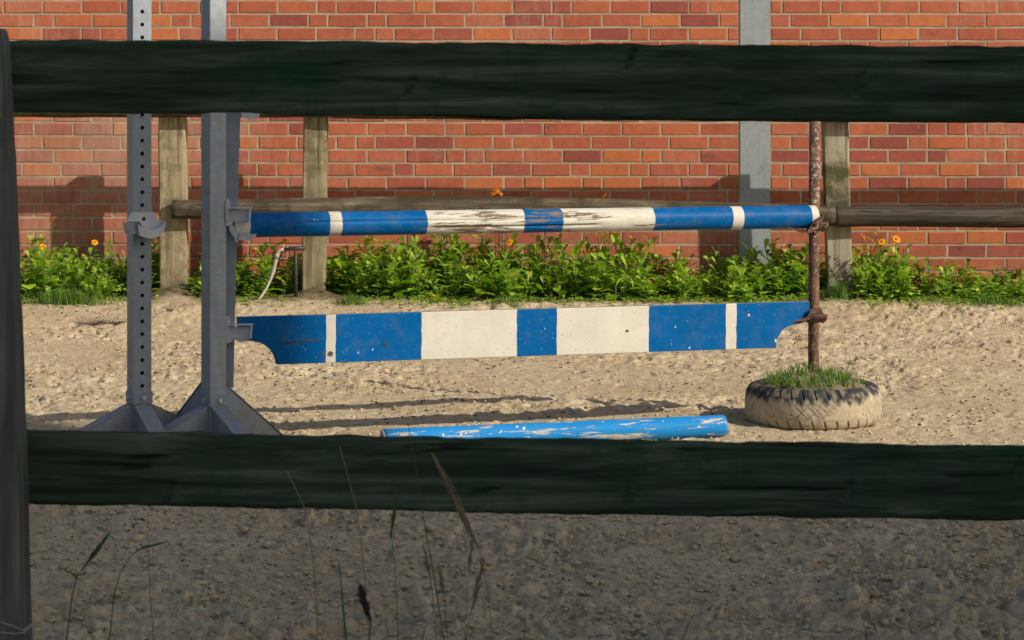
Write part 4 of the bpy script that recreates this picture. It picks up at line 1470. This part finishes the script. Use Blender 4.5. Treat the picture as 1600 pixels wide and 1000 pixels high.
# ------------------------------------------------------------------ near fence
def build_near_fence():
    YF = 5.22
    root = empty('board_fence', (0, YF, 0))
    tag(root, 'dark weathered board fence in the shaded foreground', 'fence')
    def board(corners, seed, knots):
        """top and bottom edges as lists of picture points"""
        top, bot = corners
        n, k = 950, 34
        xs = np.linspace(-700, 2130, n)
        ty = np.interp(xs, [p[0] for p in top], [p[1] for p in top]); by = np.interp(xs, [p[0] for p in bot], [p[1] for p in bot])
        ty = ty + 1.6 * vnoise(xs / 60.0, xs * 0 + seed, 81) + 0.8 * vnoise(xs / 17.0, xs * 0 + seed, 82)
        by = by + 1.4 * vnoise(xs / 70.0, xs * 0 + seed + 9, 83) + 0.7 * vnoise(xs / 15.0, xs * 0 + seed, 84)
        th = 0.030
        v = np.linspace(0, 1, k)
        Yf = YF
        rows = []
        for vv in v:
            yy = ty + (by - ty) * vv
            g = vnoise(xs / 90.0 + seed * 3, np.full(n, vv * 26.0 + seed), 85) * 0.0011 + vnoise(xs / 260.0, np.full(n, vv * 9.0 + seed), 86) * 0.0016
            for kx, kv, kr in knots:
                d2 = ((xs - kx) / (kr * 1.0)) ** 2 + ((vv - kv) / (kr / 130.0)) ** 2
                sl = ((xs - kx - (vv - kv) * -40) / (kr * 0.45)) ** 2 + ((vv - kv) / 0.30) ** 2
                g = g + 0.003 * np.exp(-d2 * 1.2) - 0.009 * np.exp(-sl * 2.2)
            edge = 0.0045 * (sstep(0.06, 0.0, np.full(n, vv)) + sstep(0.94, 1.0, np.full(n, vv)))
            Yv = Yf - g + edge
            rows.append(np.stack([(xs - 800) / F * Yf, Yv, CH - (yy - HY) / F * Yf], -1))
        back = []
        for vv in (1.0, 0.0):
            yy = ty + (by - ty) * vv
            back.append(np.stack([(xs - 800) / F * Yf, np.full(n, Yf + th), CH - (yy - HY) / F * Yf], -1))
        P = np.stack(rows + back + [rows[0]], 0)
        P[..., 1] -= YF
        # smooth shading kept off the sharp arrises by doubling the edge rows
        me = grid_mesh('board', P[::-1].copy(), True)
        o = obj('board', me, M_DARKWOOD, root)
        return o
    board(([(-700, 58), (22, 62), (400, 62), (700, 67), (1000, 69), (1600, 72), (2130, 74)],
           [(-700, 175), (22, 177), (400, 178), (700, 184), (1000, 187.5), (1600, 191), (2130, 194)]), 1, [(640, 0.62, 26), (985, 0.22, 22), (1345, 0.5, 26)])
    b2 = board(([(-700, 663), (45, 675), (800, 688), (1600, 700), (2130, 708)],
           [(-700, 776), (45, 788), (400, 794), (800, 803), (1600, 814), (2130, 822)]), 5, [(262, 0.86, 18), (985, 0.75, 22), (1325, 0.62, 26), (1590, 0.3, 24)])
    # splinter standing off the top edge of the lower board
    YS = YF - 0.004
    sp = MB().tube([tuple(at(1195, 694.5, YS) - Vector((0, YF, 0))), tuple(at(1250, 691.5, YS) - Vector((0, YF, 0))), tuple(at(1306, 690.5, YS) - Vector((0, YF, 0)))], [0.0008, 0.0022, 0.0008], 5)
    sp.build('splinter', M_DARKWOOD, b2)
    # post, leaning, in front of the boards
    yf, yb = YF - 0.135, YF - 0.012
    n = 90
    z = np.linspace(-0.3, zat(50, yf), n)
    prof = []
    ns = 44
    th = np.linspace(0, 2 * np.pi, ns, endpoint=False)
    e = 0.16
    cx = np.sign(np.cos(th)) * np.abs(np.cos(th)) ** e; cy = np.sign(np.sin(th)) * np.abs(np.sin(th)) ** e
    P = np.zeros((n + 2, ns, 3))
    hw = 0.062
    for i, zz in enumerate(z):
        ypx = HY + (CH - zz) * F / yb
        right = np.interp(ypx, [50, 180, 600, 1000], [17.5, 24, 41, 53])       # picture column of the right edge at the back
        xr = xat(right, yb)
        g = 1 + 0.012 * vnoise(th * 4, np.full(ns, zz * 6), 91) + 0.01 * vnoise(np.cos(th) * 5, np.full(ns, zz * 14), 92)
        tp = 1.0 - 0.05 * max(0.0, (zz - z[-1] + 0.02) / 0.02)
        P[i, :, 0] = xr - hw + hw * cx * g * tp
        P[i, :, 1] = (yf + yb) / 2 - YF + (yb - yf) / 2 * cy * g * tp
        P[i, :, 2] = zz
    c = P[n - 1].mean(0)
    P[n] = c + (P[n - 1] - c) * 0.93; P[n, :, 2] += 0.006
    P[n + 1] = c; P[n + 1, :, 2] += 0.010
    pst = obj('post', grid_mesh('post', P, True, True), M_DARKPOST, root)
    # second post far to the right, outside the picture
    p2 = obj('post', pst.data, M_DARKPOST, root, (2.35, 0, 0))
    # loose wire round the post
    wy = yf - 0.006
    for ys in ((972, 978, 985), (988, 990, 989)):
        MB().tube([tuple(at(-60, ys[0] - 4, wy) - Vector((0, YF, 0))), tuple(at(0, ys[0], wy) - Vector((0, YF, 0))), tuple(at(20, ys[1], wy) - Vector((0, YF, 0))), tuple(at(36, ys[2], wy) - Vector((0, YF, 0))), tuple(at(52, ys[2] - 12, yf + 0.02) - Vector((0, YF, 0)))], 0.0013, 6).build('wire', M_WIRE, root)
build_near_fence()

# ------------------------------------------------------------------ tall grass in front of the near fence
def stem(pts, rad, mat, label, Y=4.85, head=None, blade=None, cat='grass'):
    base = at(pts[-1][0], pts[-1][1], Y)
    dx = (pts[-1][0] - pts[-2][0]) / max(1.0, pts[-1][1] - pts[-2][1])
    foot = Vector((base.x + dx * 0.35 * base.z, Y, -0.07))
    root = empty('grass_stalk', foot)
    tag(root, label, cat, 'tall grass stalks in front of the near fence')
    P = [at(x, y, Y) - foot for x, y in pts] + [Vector((0, 0, 0))]
    r = [0.55 * rad * (0.45 + 0.55 * i / (len(P) - 1)) for i in range(len(P))]
    MB().tube(P, r, 6).build('stem', mat, root, True)
    if head:
        a, b, wd, hm, n = head          # picture points of tip and foot of the head
        A, B = at(*a, Y) - foot, at(*b, Y) - foot
        m = MB()
        for i in range(n):
            t = random.random()
            p = A.lerp(B, t)
            wv = wd / F * Y * math.sin(math.pi * (0.12 + 0.8 * t))
            d = (A - B).normalized() * random.uniform(0.010, 0.022) + Vector((random.gauss(0, 1) * wv * 0.5, random.gauss(0, 1) * wv * 0.5, 0))
            m.tube([p, p + d * 0.5, p + d], [0.0008, 0.0015, 0.0004], 4, False)
        m.build('seed_head', hm, root)['kind'] = 'stuff'
    if blade:
        lf = Leafy()
        for (x, y, azm, lean, H, W, cv) in blade:
            lf.blade(tuple(at(x, y, Y) - foot), azm, lean, H, W, vary(random.choice(GT)), cv, 7)
        obj('leaf', lf.mesh('leaf'), M_LEAF, root)
stem([(530, 695), (545, 750), (558, 798), (568, 880), (577, 1000)], 0.0024, M_STRAW, 'thin pale dry stalk rising above the lower board, left of the centre', 4.9)
stem([(447, 735), (463, 765), (478, 800), (490, 880), (497, 1000)], 0.0024, M_STRAW, 'short pale dry stalk crossing the lower board, leftmost of those that reach it', 4.8)
stem([(637, 660), (648, 720), (660, 800), (678, 900), (694, 1000)], 0.0025, M_TWIG, 'tallest thin dark stalk, its tip reaching the blue pole on the sand', 4.85)
stem([(684, 724), (700, 745), (716, 775), (732, 815), (748, 855), (762, 920), (770, 1000)], 0.002, M_STRAW, 'drooping brown feathery grass plume in front of the lower board', 4.75, head=((682, 722), (748, 858), 7, M_SEED, 260))
stem([(231, 795), (232, 850), (234, 920), (240, 1000)], 0.0018, M_TWIG, 'thin straight brown stalk below the lower board on the left', 4.9)
stem([(156, 846), (140, 872), (120, 902), (113, 930), (104, 1000)], 0.003, M_GSTEM, 'green grass stalk with a fuzzy head near the left post', 4.8, head=((165, 842), (128, 890), 6, M_GSTEM, 90), blade=[(112, 930, 3.3, 0.75, 0.10, 0.004, 0.2)])
stem([(243, 851), (225, 853), (205, 868), (188, 895), (178, 930), (171, 1000)], 0.0026, M_GSTEM, 'green grass stalk arching over to the right near the left post', 4.82, head=((247, 850), (212, 860), 4, M_GSTEM, 50))
stem([(529, 878), (533, 910), (536, 950), (541, 1000)], 0.0042, M_GSTEM, 'thick upright green blade at the bottom edge, left of the dark seed pod', 4.8)
stem([(567, 929), (573, 940), (578, 962), (579, 975), (577, 1000)], 0.003, M_TWIG, 'dark withered seed pod on a stalk at the bottom edge', 4.8, head=((566, 926), (580, 976), 9, M_PIPE, 150))
stem([(617, 786), (615, 805), (612, 835), (618, 900), (622, 1000)], 0.0016, M_GSTEM, 'slender stalk with a small green head below the lower board near the centre', 4.85, head=((619, 782), (610, 842), 4, M_GSTEM, 80))
stem([(748, 905), (742, 930), (735, 960), (728, 1000)], 0.0018, M_STRAW, 'pale feathery stalk at the bottom edge right of the brown plume', 4.8, head=((752, 890), (738, 955), 6, M_SEED, 60))
stem([(821, 942), (821, 970), (819, 1000)], 0.0022, M_TWIG, 'short dark stalk at the bottom edge just right of the centre', 4.9)
stem([(1082, 962), (1074, 980), (1066, 1000)], 0.0026, M_TWIG, 'short leaning stalk at the bottom edge right of the centre', 4.9)
stem([(1349, 972), (1352, 985), (1354, 1000)], 0.0022, M_TWIG, 'short dark stalk at the bottom edge on the far right', 4.9)
stem([(665, 978), (662, 990), (659, 1000)], 0.003, M_GSTEM, 'short green blade tip at the bottom edge right of the seed pod', 4.85)

for i, (x0, y0, lean) in enumerate(((690, 905, 10), (655, 930, -14), (712, 940, 18), (735, 870, -8), (602, 950, 6), (780, 955, -12), (668, 880, 14))):
    stem([(x0, y0), (x0 + lean * 0.5, y0 + 40), (x0 + lean, 1000)], 0.0017, M_STRAW if i % 2 else M_TWIG, 'faint thin dry stalk in the tangle at the bottom edge below the brown plume', 4.6 + 0.06 * i,
         head=((x0 - lean * 0.2, y0 - 12), (x0 + lean * 0.4, y0 + 28), 5, M_SEED, 30) if i % 3 == 0 else None)

def yellow_weed():
    Y = 16.85
    c = at(680, 462, Y)
    gz = float(ground_z(np.array(c.x), np.array(Y)))
    r = empty('yellowing_weed', (c.x, Y, gz))
    tag(r, 'small weed with yellowing leaves in front of the bed below the left white stripe', 'plant')
    lf = Leafy()
    for j in range(16):
        lf.leaf((random.gauss(0, 0.015), random.gauss(0, 0.01), 0.005 + 0.03 * random.random()), random.uniform(0, 6.28), random.uniform(0.4, 1.2), random.uniform(0.03, 0.055), 0.026, vary(random.choice([(0.55, 0.48, 0.04), (0.45, 0.45, 0.05), (0.20, 0.33, 0.03)])), 0.7)
    obj('foliage', lf.mesh('foliage'), M_LEAF, r)['kind'] = 'stuff'
    MB().tube([(0, 0, -0.01), (0, 0, 0.03)], 0.002, 5).build('stem', M_GSTEM, r)
yellow_weed()
